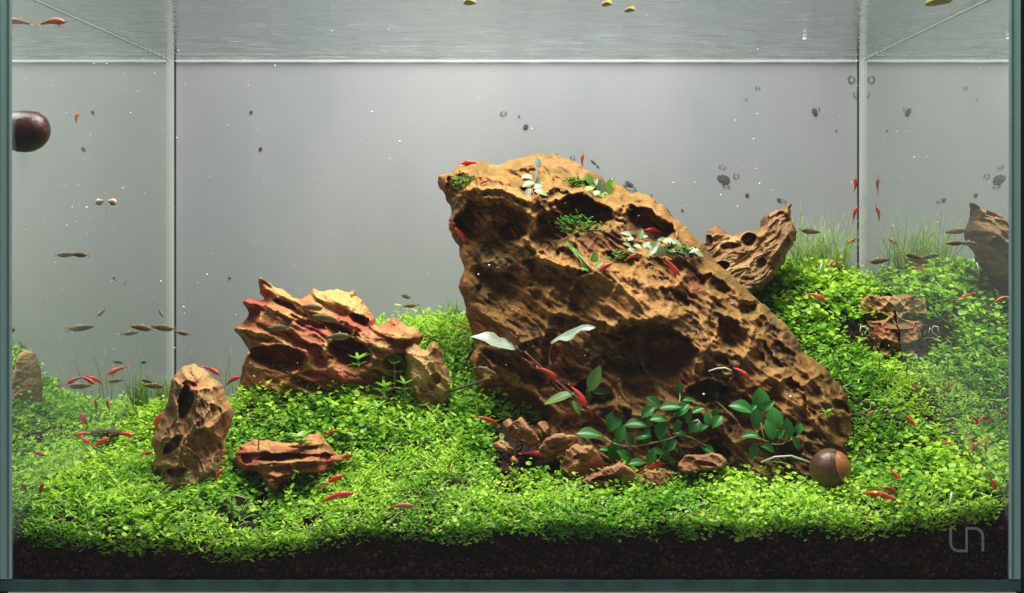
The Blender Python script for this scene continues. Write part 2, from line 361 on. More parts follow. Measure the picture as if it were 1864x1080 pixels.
V, Fc = box(-TW, TW, TD, TD+.006, .0001, .372); back = obj('back_pane', V, Fc, M['back'], tank, False)
V, Fc = box(-TW-G, TW+G, .0001, TD+.006, -.0072, -.0009); obj('base_pane', V, Fc, M['base'], tank, False)
for s in (-1, 1):
    mb = MB()
    x0, x1 = sorted((s*(TW-.0022), s*TW)); mb.add(*box(x0, x1, TD-.0085, TD-.0003, .001, .3575))
    mb.build('silicone_seam', M['seal'], tank, False)
    mb = MB(); x0, x1 = sorted((s*(TW-.0038), s*(TW-.0023))); mb.add(*box(x0, x1, TD-.0008, TD-.0001, .001, .3575))
    mb.build('seam_gap', M['gap'], tank, False)
    for nm, a, b, m in (('edge_bevel', .0003, .0017, 'bevel'), ('edge_seam', .0017, .0032, 'edge_dark')):
        mb = MB(); x0, x1 = sorted((s*(TW+a), s*(TW+b))); mb.add(*box(x0, x1, -.00016, -.00001, .001, .372))
        mb.build(nm, M[m], tank, False)
# meniscus along the back and the sides
V = []; Fc = []; n = 90
for i in range(n+1):
    x = -TW+.003+(2*TW-.006)*i/n; w = .00085+.0003*math.sin(i*.9)*math.sin(i*.23)
    V += [(x, TD-.0004, WZ-w-.0012), (x, TD-.0007, WZ-w), (x, TD-.0022, WZ-.0003)]
for i in range(n):
    for k in range(2): Fc.append((i*3+k, i*3+k+1, i*3+k+4, i*3+k+3))
men = leafmat('meniscus', (.9,.92,.92), (.9,.92,.92), .6, False); wl = None
# water surface
nx, ny = 60, 40
gx, gy = np.meshgrid(np.linspace(-TW, TW, nx), np.linspace(.0002, TD-.0002, ny))
gz = WZ+.0003*fbm(gx*30, gy*60, 5, 3)
Vw = np.stack([gx, gy, gz], -1).reshape(-1,3)
ii = np.arange(nx*ny).reshape(ny, nx)
Fw = np.stack([ii[:-1,:-1], ii[:-1,1:], ii[1:,1:], ii[1:,:-1]], -1).reshape(-1,4)
water = tag(obj('water_surface', Vw, Fw, M['water']), kind='structure')
obj('meniscus', V, Fc, men, water)
for s in (-1, 1):
    V = []; Fc = []
    for i in range(61):
        y = .002+(TD-.014)*i/60; w = .0005+.0002*math.sin(i*1.7)*math.sin(i*.6)
        V += [(s*(TW-.0003), y, WZ-w-.0008), (s*(TW-.0006), y, WZ-w), (s*(TW-.0012), y, WZ-.0003)]
    for i in range(60):
        for k in range(2): Fc.append((i*3+k, i*3+k+1, i*3+k+4, i*3+k+3))
    obj('meniscus', V, Fc, leafmat('side_meniscus', (.5,.58,.55), (.5,.58,.55), .5, False), water)
# bright beads of the waterline on the side glass
for s in (-1, 1):
    mb = MB()
    for k in range(9):
        y = TD-.012-k*.011-.002*random.random()
        r = .0011*(1-.08*k)
        mb.add(*uvsphere(r, (s*(TW-.0006), y, WZ-.0012), 8, 5, .5, 3.0-.1*k, .9))
    mb.build('meniscus_bead', men, water)

# dark blotches on the back glass
def blotch(px, py, rx, ry, ang, ring=False, jag=.35):
    c = P(px, py, TD-.0006); rx = mm(rx*.85, TD); ry = mm(ry*.85, TD); n = 22; V = []; Fc = []
    for i in range(n):
        a = 2*math.pi*i/n; k = 1+jag*(random.random()-.5)
        for q in ((.0, 1) if not ring else (.66+.2*random.random(), 1)):
            u = rx*k*q*math.cos(a); v = ry*k*q*math.sin(a); ca, sa = math.cos(ang), math.sin(ang)
            V.append((c.x+u*ca-v*sa, c.y-.0002*(1-q), c.z+u*sa+v*ca))
    for i in range(n):
        j = (i+1)%n
        if ring and i in (3,4): continue
        Fc.append((2*i, 2*i+1, 2*j+1, 2*j))
    obj('dark_blotch', V, Fc, M['blotch'], back, False)
for b in [(916,207,7,5,.2,1),(957,231,6,5,.6,0),(945,212,2,2,0,0),(1318,327,14,9,-.45,0),(1322,338,9,5,-.3,1),(1340,321,6,6,.3,1),(1315,305,8,4,-.15,1),
          (1360,355,4,4,0,0),(1145,335,10,4,-.5,0),(1146,342,15,6,-.35,1),(1042,287,6,5,.4,1),(1080,295,7,2,-.7,0),(1088,303,4,2,-.8,0),(457,204,3.4,3.4,0,0),(474,271,4,4,0,0),
          (1550,145,8,8,0,1),(1553,104,5,7,0,1),(1558,174,5,7,.6,1),(1483,204,6,8,.4,0),(1488,200,6,4,.5,1),(1424,366,9,4,-.3,1),(1418,364,4,4,0,0),(1379,160,5,4,0,1),(1358,181,2.5,3,0,1),
          (1242,383,3,2,0,0),(1186,355,2,1.5,0,0),(1522,238,2,2,0,0),(418,506,4,1.6,-.4,0),(1013,283,2,3,0,0),(1270,28,5,2.5,0,0)]:
    blotch(*b)
# etched logo on the front pane
def strip(pts, w, y):
    V = []; Fc = []
    for i, p in enumerate(pts):
        a = pts[max(i-1,0)]; c = pts[min(i+1,len(pts)-1)]; t = Vector((c[0]-a[0], c[1]-a[1])).normalized()
        for s in (-.5, .5): V.append(P(p[0]-t.y*w*s, p[1]+t.x*w*s, y))
    for i in range(len(pts)-1): Fc.append((2*i, 2*i+1, 2*i+3, 2*i+2))
    return V, Fc
mb = MB(); pts = [(1730.5,961),(1730.5,985)]
pts += [(1745.5-15*math.cos(a), 988+15*math.sin(a)) for a in np.linspace(0, math.pi/2, 8)]+[(1759,1003)]
mb.add(*strip(pts, 5, -.0001))
mb.add(*strip([(1759.5,1005.5),(1759.5,962)], 4.4, -.00013))
pts = [(1757.5,962),(1774,962)]+[(1774+15*math.sin(a), 977-15*math.cos(a)) for a in np.linspace(0, math.pi/2, 8)][1:]+[(1789,1004)]
mb.add(*strip(pts, 5, -.00016))
mb.build('etched_logo', M['etch'], tank, False)
mb = MB()
for k, x in enumerate((1731,1740,1749,1759,1767,1777,1788)):
    mb.add(*strip([(x+3,1010),(x,1012),(x+2,1014),(x-.5,1017)] if k % 2 == 0 else [(x,1010),(x+.6,1017)], 1.1, -.0001-.00002*k))
mb.build('etched_caption', M['etch_faint'], tank, False)

# ------------------------------------------------------------------ terrain
TP = []
def tp(px, py, y):
    p = P(px, py, y); TP.append((p.x, p.y, p.z))
for px, py in ((22,962),(200,968),(400,985),(560,972),(700,952),(900,955),(1050,948),(1200,946),(1350,948),(1480,945),(1600,946),(1720,925),(1836,920)): tp(px, py, 0)
for px, py in ((60,920),(300,930),(600,930),(900,922),(1200,922),(1500,925),(1750,890)): tp(px, py, .018)
for px, py in ((60,880),(300,885),(600,890),(900,885),(1200,885),(1380,885),(1520,893),(1640,872),(1750,850)): tp(px, py, .05)
for px, py in ((470,874),(540,868),(610,862)): tp(px, py, .064)
for px, py in ((120,832),(350,850),(440,815),(600,800),(740,815),(850,822),(1100,825),(1400,842),(1520,846),(1620,800),(1700,775)): tp(px, py, .10)
for px, py in ((180,790),(380,795),(400,765),(455,715),(540,700),(640,706),(720,740),(850,738),(1100,740),(1450,710),(1640,690)): tp(px, py, .15)
for px, py in ((450,742),(540,722),(640,725)): tp(px, py, .138)
for px, py in ((230,752),(400,748),(465,728),(540,675),(620,662),(800,655),(1100,660),(1400,640),(1620,655)): tp(px, py, .20)
for px, py in ((1450,560),(1540,548),(1630,570)): tp(px, py, .222)
for px, py in ((290,735),(420,735),(500,715),(600,630),(780,592),(1100,560),(1380,512),(1470,498),(1560,515)): tp(px, py, .25)
for px, py in ((318,745),(420,735),(500,715),(600,630),(760,590),(830,578),(1100,540),(1400,505),(1480,500),(1568,512)): tp(px, py, .30)
TP = np.array(TP); _zt = rbf(TP[:,:2], TP[:,2])
def ztop(x, y): return _zt(x, y)+.0030*fbm(np.asarray(x)*38, np.asarray(y)*38, 3, 2)+.0030*fbm(np.asarray(x)*95, np.asarray(y)*95, 4, 2)*np.clip(np.asarray(y)/.02, .15, 1)
CH = .009                                # carpet height over the soil
nx, ny = 150, 80
gx, gy = np.meshgrid(np.linspace(-TW+.0005, TW-.0005, nx), np.linspace(.004, TD-.0005, ny))
gz = ztop(gx, gy)-CH+.0008*fbm(gx*300, gy*300, 9, 2)
Vt = np.stack([gx, gy, gz], -1).reshape(-1,3); ii = np.arange(nx*ny).reshape(ny, nx)
Ft = np.stack([ii[:-1,:-1], ii[:-1,1:], ii[1:,1:], ii[1:,:-1]], -1).reshape(-1,4)
Vb = Vt[:nx].copy(); Vb[:,2] = .0005
n0 = len(Vt); Fb = np.stack([n0+np.arange(nx-1), n0+np.arange(1,nx), np.arange(1,nx), np.arange(nx-1)], -1)
soil = tag(obj('soil_bed', np.vstack([Vt, Vb]), np.vstack([Ft, Fb]), M['soil']), kind='structure')
# soil grains: against the front glass, and strewn on the bare ground
t = (1+5**.5)/2
ICO_V = np.array([(-1,t,0),(1,t,0),(-1,-t,0),(1,-t,0),(0,-1,t),(0,1,t),(0,-1,-t),(0,1,-t),(t,0,-1),(t,0,1),(-t,0,-1),(-t,0,1)])
ICO_V /= np.linalg.norm(ICO_V[0])
ICO_F = np.array([(0,11,5),(0,5,1),(0,1,7),(0,7,10),(0,10,11),(1,5,9),(5,11,4),(11,10,2),(10,7,6),(7,1,8),(3,9,4),(3,4,2),(3,2,6),(3,6,8),(3,8,9),(4,9,5),(2,4,11),(6,2,10),(8,6,7),(9,8,1)])
def subdiv(V, Fc):
    V = [tuple(v) for v in V]; c = {}; out = []
    def mid(a, b):
        k = (min(a,b), max(a,b))
        if k not in c:
            m_ = (np.array(V[a])+np.array(V[b])); m_ /= np.linalg.norm(m_); V.append(tuple(m_)); c[k] = len(V)-1
        return c[k]
    for a,b,d in Fc:
        x, y, z = mid(a,b), mid(b,d), mid(d,a); out += [(a,x,z),(b,y,x),(d,z,y),(x,y,z)]
    return np.array(V), np.array(out)
ICO2_V, ICO2_F = subdiv(ICO_V, ICO_F)
def scatter_balls(C, R, V0, F0, jit=.25):
    n = len(C); k = len(V0)
    A = rng.normal(size=(n,3,3)); Q = np.linalg.qr(A)[0]
    sc = 1+jit*(rng.random((n,3))-.5)*2
    V = np.einsum('nij,kj->nki', Q, V0)*(1+.12*rng.normal(size=(n,k,1)))*(R[:,None]*sc)[:,None,:]+C[:,None,:]
    Fa = (F0[None]+(np.arange(n)*k)[:,None,None]).reshape(-1,3)
    return V.reshape(-1,3), Fa
C = []
z = .002; row = 0
while z < .062:
    xs = np.arange(-TW+.002, TW-.001, .0033)+(.0016 if row % 2 else 0)
    for x in xs:
        x += rng.normal()*.0006; zz = z+rng.normal()*.0006
        if abs(x) < TW-.0018 and zz < float(ztop(x, .003))-CH+.0012: C.append((x, .0026+rng.random()*.0018, zz))
    z += .0028; row += 1
for _ in range(1500):
    x = rng.uniform(-TW+.003, TW-.003); y = .004+rng.random()**2*.03
    C.append((x, y, float(_zt(x,y))-CH+.001))
for _ in range(900):
    x = rng.uniform(-.03, .165); y = rng.uniform(.06, .12); C.append((x, y, float(_zt(x,y))-CH+.001))
for _ in range(120):
    x = rng.uniform(.255, .297); y = rng.uniform(.198, .214); C.append((x, y, float(_zt(x,y))-CH+.001))
C = np.array(C); R = .0018*(.7+.55*rng.random(len(C)))
V, Fa = scatter_balls(C, R, ICO2_V, ICO2_F)
tag(obj('soil_grain', V, Fa, M['grain']), kind='stuff', label='dark brown soil granules banked against the front glass', cat='soil')

# ------------------------------------------------------------------ rocks
BVH = []
def polysd(x, y, poly):
    """signed distance (inside positive) and closest point"""
    p = np.asarray(poly, float); q = np.roll(p, -1, 0)
    best = np.full(x.shape, 1e18); bx = np.zeros(x.shape); by = np.zeros(x.shape); ins = np.zeros(x.shape, bool)
    for (ax, ay), (cx, cy) in zip(p, q):
        dx, dy = cx-ax, cy-ay; l2 = dx*dx+dy*dy+1e-9
        t_ = np.clip(((x-ax)*dx+(y-ay)*dy)/l2, 0, 1); qx = ax+t_*dx; qy = ay+t_*dy
        d2 = (x-qx)**2+(y-qy)**2; k = d2 < best
        best = np.where(k, d2, best); bx = np.where(k, qx, bx); by = np.where(k, qy, by)
        c = ((ay > y) != (cy > y)) & (x < (cx-ax)*(y-ay)/(cy-ay+1e-12)+ax); ins ^= c
    return np.where(ins, 1, -1)*np.sqrt(best), bx, by
def rough_outline(poly, step, amp, seed):
    p = np.asarray(poly, float); out = []
    for a, c in zip(p, np.roll(p, -1, 0)):
        n = max(1, int(np.hypot(*(c-a))/step))
        for i in range(n): out.append(a+(c-a)*i/n)
    out = np.array(out)
    # round the corners a little, then roughen
    out = .25*np.roll(out,1,0)+.5*out+.25*np.roll(out,-1,0)
    dx = fbm(out[:,0]/14, out[:,1]/14, seed, 3)*amp; dy = fbm(out[:,0]/14+40, out[:,1]/14, seed+3, 3)*amp
    return out+np.stack([dx,dy], -1)
def rock(name, label, poly, mid, T, Rr, mat_, g=2.2, front=None, pits=(), ridges=(), cells=((60,5),(26,1.8)), grain=.7, stretch=1.7,
         fb=2.0, seed=1, rag=3.0, back=1.0, cat='rock', group=None, facet=0, strata=None, pale=(), red=(), rg=.9, small=0):
    """a stone traced in outline, set at its depth `mid` (m or function), with real thickness front and back.
    pits: (px,py,a,b,angle,depth mm, lip)   ridges: (points, height mm, width px)"""
    poly = rough_outline(poly, 6 if g > 1.5 else 4, rag, seed)
    x0, y0 = poly.min(0)-2*g; x1, y1 = poly.max(0)+2*g
    gx, gy = np.meshgrid(np.arange(x0, x1, g), np.arange(y0, y1, g))
    sd, bx, by = polysd(gx, gy, poly)
    inside = sd > 0
    qv = inside[:-1,:-1] | inside[:-1,1:] | inside[1:,1:] | inside[1:,:-1]
    used = np.zeros(gx.shape, bool)
    for a in (slice(None,-1), slice(1,None)):
        for c in (slice(None,-1), slice(1,None)): used[a, c] |= qv
    X = np.where(inside, gx, bx); Y = np.where(inside, gy, by); sdd = np.where(inside, sd, 0)
    ym = mid(X, Y) if callable(mid) else np.full(X.shape, float(mid))
    edge = np.sqrt(np.maximum(0, 1-(1-np.clip(sdd/Rr, 0, 1))**2))
    if facet:
        q = np.random.default_rng(seed); cx_, cy_ = poly.mean(0); sz_ = np.ptp(poly, axis=0).max()/2
        hh = np.full(X.shape, 1.0)
        for _ in range(facet):
            a_ = q.uniform(0, 6.28); sl = q.uniform(.35, 1.1); hh = np.minimum(hh, .55+q.uniform(0,.35)-sl*((X-cx_-q.uniform(-.3,.3)*sz_)*math.cos(a_)+(Y-cy_-q.uniform(-.3,.3)*sz_)*math.sin(a_))/sz_)
        edge = np.maximum(.12*np.clip(sdd/3, 0, 1), np.minimum(np.clip(sdd/(Rr*.5), 0, 1), .35+hh))
    # detail in mm
    ca, sa = math.cos(grain), math.sin(grain)
    wx = X+12*fbm(X/50, Y/50, seed+50, 3); wy = Y+12*fbm(X/50+9, Y/50, seed+60, 3)
    U = (wx*ca+wy*sa)/stretch; Vv = -wx*sa+wy*ca
    det = np.zeros(X.shape); rim_pale = np.zeros(X.shape)  # paler tone along cell edges, pit rims and ridge lines
    for i, (sz, amp) in enumerate(cells):
        f1, f2 = worley(U/sz, Vv/sz, seed+i*7)
        det += amp*(np.minimum(f1, .9)**1.4*1.6-.7)+amp*.5*np.exp(-(f2-f1)*13)
        if i == 0: rim_pale = np.maximum(rim_pale, .75*np.exp(-(f2-f1)*16)*sstep(.42, .62, vnoise(X/30, Y/30, seed+14)))
    det += fb*fbm(X/40, Y/40, seed+5, 5)+rg*fb*(.5-np.abs(fbm(U/34, Vv/15, seed+8, 4))*2)+.22*fb*(.5-np.abs(fbm(U/13, Vv/6, seed+9, 3))*2)
    det += .12*fb*fbm(X/6, Y/6, seed+12, 3)
    if strata:
        per, amp, an_ = strata; vv = (-X*math.sin(an_)+Y*math.cos(an_))/per+.75*fbm(X/70, Y/45, seed+90, 4)
        fr = vv-np.floor(vv); hk = .45+.9*_h(np.floor(vv), np.floor(vv)*0+3, seed)
        det += amp*hk*(np.minimum(fr/.72, 1)-sstep(.72, .86, fr)-.45)
    base = front(X, Y)*1e-3 if front else T*np.ones(X.shape)
    t_ = base*edge+det*1e-3*np.clip(sdd/(Rr*.35), .15, 1)
    pits = list(pits)
    if small:
        q = np.random.default_rng(seed+5)
        while len(pits) < small:
            x_, y_ = q.uniform(x0, x1), q.uniform(y0, y1); s_, _, _ = polysd(np.array([x_]), np.array([y_]), poly)
            if s_[0] < 14: continue
            a_ = q.uniform(6, 24); pits.append((x_, y_, a_, a_*q.uniform(.35, .8), math.degrees(grain)+q.uniform(-25, 25), a_*q.uniform(.16, .42), q.uniform(.15, .5)))
    pw = 1.5+.14*Rr; pu = X+pw*fbm(X/26, Y/26, seed+70, 5); pv = Y+pw*fbm(X/26+4, Y/26+7, seed+71, 5)
    for pt in pits:
        cx, cy, a, b, an, dep = pt[:6]; lip = (pt[6] if len(pt) > 6 else .16)*.75
        an = math.radians(an); u = (pu-cx)*math.cos(an)+(pv-cy)*math.sin(an); v = -(pu-cx)*math.sin(an)+(pv-cy)*math.cos(an)
        r = np.sqrt((u/a)**2+(v/b)**2); up = sstep(-.5, .5, -v/b)      # 1 on the upper side: a sharp overhanging lip
        soft = lip*up+.75*(1-up)
        k = np.clip((1-r)/soft, 0, 1); k = k*k*(3-2*k)
        t_ -= dep*1e-3*k
        rim = np.exp(-((r-1.06)/.09)**2)*(.4+.6*up); t_ += dep*1e-3*.14*rim
        rim_pale = np.maximum(rim_pale, .8*np.exp(-((r-1.07)/.06)**2)*sstep(.3, .55, vnoise(X/24, Y/24, seed+15)))
    for pts, hgt, wid in ridges:
        dd = np.full(X.shape, 1e9)
        for (ax, ay), (cx, cy) in zip(pts[:-1], pts[1:]):
            dx, dy = cx-ax, cy-ay; tt = np.clip(((pu-ax)*dx+(pv-ay)*dy)/(dx*dx+dy*dy), 0, 1)
            dd = np.minimum(dd, np.hypot(pu-ax-tt*dx, pv-ay-tt*dy))
        t_ += hgt*1e-3*np.exp(-dd/wid); rim_pale = np.maximum(rim_pale, .8*np.exp(-(dd/(wid*.45))**2)*sstep(.3, .55, vnoise(X/20, Y/20, seed+16)))
    t_ = np.maximum(t_, np.minimum(.004, sdd*2e-4))
    yf = np.where(inside, ym-t_, ym); 
    tb = np.where(inside, back*T*edge+.002*fbm(X/30, Y/30, seed+33, 4)*edge, 0)
    yb = ym+tb
    def W3(y):
        s = (D+y)/F
        return np.stack([np.clip(CX+(X-PX)*s, -TW+.0001, TW-.0001), np.clip(y, .003, TD-.001), CZ-(Y-PY)*s], -1)
    Vf = W3(yf)[used]; idx = -np.ones(gx.shape, int); idx[used] = np.arange(len(Vf))
    bidx = idx.copy(); inn = inside & used; Vbk = W3(yb)[inn]; bidx[inn] = len(Vf)+np.arange(len(Vbk))
    a = np.argwhere(qv); i, j = a[:,0], a[:,1]
    Ff = np.stack([idx[i+1,j], idx[i+1,j+1], idx[i,j+1], idx[i,j]], -1)
    Fk = np.stack([bidx[i,j], bidx[i,j+1], bidx[i+1,j+1], bidx[i+1,j]], -1)
    allin = ~((Ff == Fk[:, ::-1]).all(1))
    Va = np.vstack([Vf, Vbk]); Fa = np.vstack([Ff, Fk[allin]])
    c = Va.mean(0); c[2] = Va[:,2].min()
    o = obj(name, Va-c, Fa, mat_)
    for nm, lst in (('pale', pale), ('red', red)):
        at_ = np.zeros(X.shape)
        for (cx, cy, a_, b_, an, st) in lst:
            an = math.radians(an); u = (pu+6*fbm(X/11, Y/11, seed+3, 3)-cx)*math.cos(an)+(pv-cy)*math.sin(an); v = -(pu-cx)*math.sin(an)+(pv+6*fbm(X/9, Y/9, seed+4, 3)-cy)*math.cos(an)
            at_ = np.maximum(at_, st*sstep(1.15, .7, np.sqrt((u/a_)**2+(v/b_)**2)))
        if nm == 'pale': at_ = np.maximum(at_, rim_pale)
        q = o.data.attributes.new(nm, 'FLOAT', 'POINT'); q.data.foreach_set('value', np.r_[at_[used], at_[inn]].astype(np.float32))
    o.location = c
    tag(o, label, cat, group)
    BVH.append(BVHTree.FromPolygons([tuple(v) for v in Va], [tuple(int(k) for k in f) for f in Fa]))
    return o
fm = rbf([(797,320),(830,330),(900,345),(850,450),(830,520),(900,520),(870,600),(900,700),(960,760),(1000,330),(1000,285),(1100,340),(960,380),(960,450),(1050,500),
          (1000,600),(1020,700),(1150,530),(1150,580),(1100,650),(1200,640),(1300,560),(1380,600),(1300,680),(1200,740),(1400,700),(1400,780),(1480,760),(1500,820),(1300,800),
          (1150,780),(1050,750),(1200,420),(1100,400),(1250,450),(1200,900),(1400,920),(1000,850),(1540,760),(1450,650)],
         [34,44,58,38,30,34,34,22,20,36,14,22,54,58,62, 48,46,72,76,52,50,52,40,58,56,50,50,44,44,54, 52,44,40,40,34,55,52,40,28,32])
main_poly = [(797,318),(822,314),(838,300),(872,291),(890,298),(910,302),(925,293),(950,288),(985,279),(1012,281),(1040,290),(1062,305),(1090,318),(1120,334),(1150,352),(1180,356),(1205,374),(1230,398),(1262,430),(1285,455),(1300,478),
 (1335,503),(1362,528),(1395,560),(1430,588),(1446,610),(1462,640),(1492,660),(1520,690),(1544,722),(1546,742),(1558,790),(1552,815),(1548,850),(1530,910),(1400,940),(1250,945),(1100,930),(1010,890),(960,830),
 (935,790),(905,745),(880,722),(868,690),(850,655),(868,630),(856,600),(848,560),(836,520),(846,492),(838,460),(825,432),(812,405),(822,385),(815,365),(800,345)]
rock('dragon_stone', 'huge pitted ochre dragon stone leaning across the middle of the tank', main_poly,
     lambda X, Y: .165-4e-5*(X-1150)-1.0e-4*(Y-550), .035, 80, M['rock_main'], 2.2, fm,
     pits=[(895,425,74,58,5,24,.12),(935,430,28,26,0,10),(905,520,60,40,20,10,.3),(1062,390,64,32,12,30),(1174,416,56,34,30,28),(1003,425,40,42,20,20),(1030,470,26,18,10,8),(820,350,18,26,10,10,.3),
           (1190,635,84,50,22,17,.12),(1060,560,28,60,8,8,.4),(1150,690,60,28,40,10),(1335,612,28,40,-35,13),(1362,566,14,20,-40,13),(1300,520,32,18,30,9),(1292,716,44,22,0,26,.12),(1395,650,40,16,50,6),
           (935,668,74,18,25,20,.2),(950,738,80,32,30,26,.25),(1080,718,40,22,20,12),(1520,705,30,12,55,9),(1530,742,22,12,50,12),(1455,735,40,12,55,7),(1075,345,32,12,15,9),(1015,355,20,12,0,7),
           (1190,452,30,14,20,8),(1130,475,30,16,20,9),(1225,545,30,22,30,9),(1440,700,10,14,0,8),(985,500,40,22,30,8),(1000,640,22,40,10,6,.4),(1062,492,14,6,0,8),(1250,500,40,14,35,7)],
     ridges=[([(850,352),(880,338),(910,340),(935,356),(962,362),(958,400),(958,440),(985,470),(1015,482),(1060,492),(1085,500)],12,9),
             ([(960,362),(1000,345),(1040,350),(1075,352),(1130,378),(1140,395),(1180,390),(1225,430),(1260,460)],9,8),
             ([(1090,495),(1150,500),(1200,530),(1260,570),(1300,640)],7,10),([(1090,580),(1120,592),(1180,580),(1230,578)],9,9),
             ([(1280,640),(1330,570),(1370,600),(1400,660),(1460,740),(1510,800)],7,10),([(1300,500),(1360,545),(1420,600),(1470,680),(1530,760)],7,9),([(800,322),(850,312),(900,305),(960,300)],6,8)],
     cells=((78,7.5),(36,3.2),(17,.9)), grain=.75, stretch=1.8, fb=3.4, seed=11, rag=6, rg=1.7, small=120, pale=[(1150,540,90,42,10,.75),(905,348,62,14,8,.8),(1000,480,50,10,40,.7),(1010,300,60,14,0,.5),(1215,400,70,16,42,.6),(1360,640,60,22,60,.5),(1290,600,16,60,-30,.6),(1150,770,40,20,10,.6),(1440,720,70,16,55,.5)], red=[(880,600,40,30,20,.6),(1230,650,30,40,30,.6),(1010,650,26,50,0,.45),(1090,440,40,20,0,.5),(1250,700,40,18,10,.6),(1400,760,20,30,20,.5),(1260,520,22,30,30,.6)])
rock('dragon_stone', 'jagged red and yellow dragon stone layered like shale left of the huge stone',
     [(470,502),(500,520),(528,537),(546,546),(556,534),(590,525),(612,530),(640,530),(650,540),(668,560),(678,572),(690,592),(715,576),(740,590),(768,607),(770,625),(752,650),(740,690),(720,740),(640,760),(480,760),(440,700),(440,682),(446,655),(458,640),(430,610),(424,592),(446,588),(452,570),(440,554),(452,546),(482,548),(474,525)],
     .185, .027, 48, M['rock_red'], 1.8, rbf([(430,600),(470,510),(560,540),(640,540),(680,575),(500,590),(600,600),(500,660),(620,650),(720,600),(720,660),(560,740),(760,620),(640,720)],[20,8,26,18,24,36,40,40,46,38,36,44,28,36]),
     pits=[(505,652,54,26,6,44,.1),(635,645,44,32,12,34,.12),(655,581,20,12,30,14),(675,562,18,9,40,12),(462,575,16,12,0,14),(725,665,32,18,10,18),(590,660,18,14,0,6),(560,590,40,9,22,8),(470,612,30,8,12,8),(530,560,40,8,28,9),(620,600,40,8,20,7)],
     ridges=[([(472,505),(500,530),(560,560),(620,580),(700,620)],9,6),([(445,550),(500,570),(560,600),(640,640)],8,6),([(430,598),(500,615),(560,640)],8,6),([(590,535),(650,560),(690,600),(750,620)],7,6)],
     cells=((44,4.5),(20,2.2)), grain=.45, stretch=2.4, fb=3, seed=23, rag=8, strata=(27,7.5,.42), back=.4, pale=[(620,548,58,26,12,.95),(515,535,34,10,32,.8),(750,595,26,14,10,.85),(690,640,34,14,20,.75),(560,655,22,14,40,.5)], red=[(460,560,26,18,10,.95),(550,640,26,16,20,.8),(640,585,40,10,30,.8),(600,690,50,24,0,.5),(575,600,30,12,30,.7)])
rock('dragon_stone', 'smooth tan stone peeking out under the left end of the jagged red stone',
     [(446,650),(456,636),(470,646),(482,690),(486,740),(440,740),(436,700),(440,672)], .220, .010, 18, M['rock_tan'], 1.6, pale=[(462,690,70,90,0,1)], cells=((40,1.2),(16,.5)), fb=.8, seed=37)
rock('dragon_stone', 'small pale tan pointed stone beside the jagged red stone',
     [(733,632),(758,625),(772,642),(790,619),(800,636),(814,668),(824,698),(815,740),(770,750),(745,712),(740,668)], .158, .016, 22, M['rock_tan'], 1.6, facet=5, rag=5, pale=[(765,670,34,40,0,1),(800,690,18,34,10,.9)],
     pits=[(790,695,12,18,15,8),(750,700,9,10,0,5)], ridges=[([(735,635),(770,660),(800,710)],6,6)], cells=((30,3),(14,1.2)), fb=2, seed=31)
rock('dragon_stone', 'upright brown stone with a hollow front standing at left front',
     [(312,690),(330,669),(352,664),(374,671),(395,690),(408,710),(424,745),(421,770),(410,800),(412,835),(402,870),(370,905),(330,915),(296,910),(284,880),(290,862),(272,845),(284,830),(276,808),(286,778),(304,745),(310,715)],
     .098, .036, 40, M['rock_tan'], 1.5, rbf([(312,700),(352,668),(400,700),(420,760),(340,740),(370,720),(300,800),(350,800),(390,820),(300,870),(350,880),(380,760)],[22,24,22,24,36,38,34,46,38,46,48,42]),
     pits=[(337,742,14,42,8,20,.2),(315,812,28,11,-45,13,.2),(372,820,34,38,10,5,.4),(345,702,12,9,0,7),(322,862,20,12,0,8),(395,760,12,30,-20,5)],
     ridges=[([(318,700),(322,760),(290,800)],7,6),([(356,720),(362,770),(335,800),(320,850)],7,6),([(320,692),(350,712),(390,700)],7,6),([(385,710),(400,760),(380,780)],5,6)], cells=((38,4.5),(17,2.2)), grain=1.2, fb=2.8, seed=41, rag=6, back=.35, pale=[(350,675,34,12,0,.8),(300,800,14,34,20,.4)], red=[(345,700,18,12,0,.7)])
rock('dragon_stone', 'low flat orange red stone on the carpet right of the upright stone',
     [(428,830),(440,808),(465,800),(500,804),(530,806),(560,796),(575,785),(592,800),(605,815),(618,828),(640,830),(620,848),(602,852),(585,866),(540,869),(500,900),(478,880),(468,862),(440,860),(426,845)],
     .085, .026, 24, M['rock_red'], 1.5, rbf([(430,835),(470,805),(570,790),(500,830),(480,860),(560,855),(610,840)],[22,16,14,28,40,40,26]),
     pits=[(515,834,46,9,-3,13,.15),(448,838,14,12,20,7),(590,836,12,14,0,6)], ridges=[([(478,845),(530,842),(575,838)],6,5),([(440,812),(500,818),(570,800)],5,5)], cells=((30,2.5),(13,1.2)), grain=.1, fb=2, seed=51, rag=6, strata=(19,6,-.05), pale=[(530,805,60,8,0,.5)], red=[(450,835,24,20,0,.8),(595,845,24,16,0,.7)])
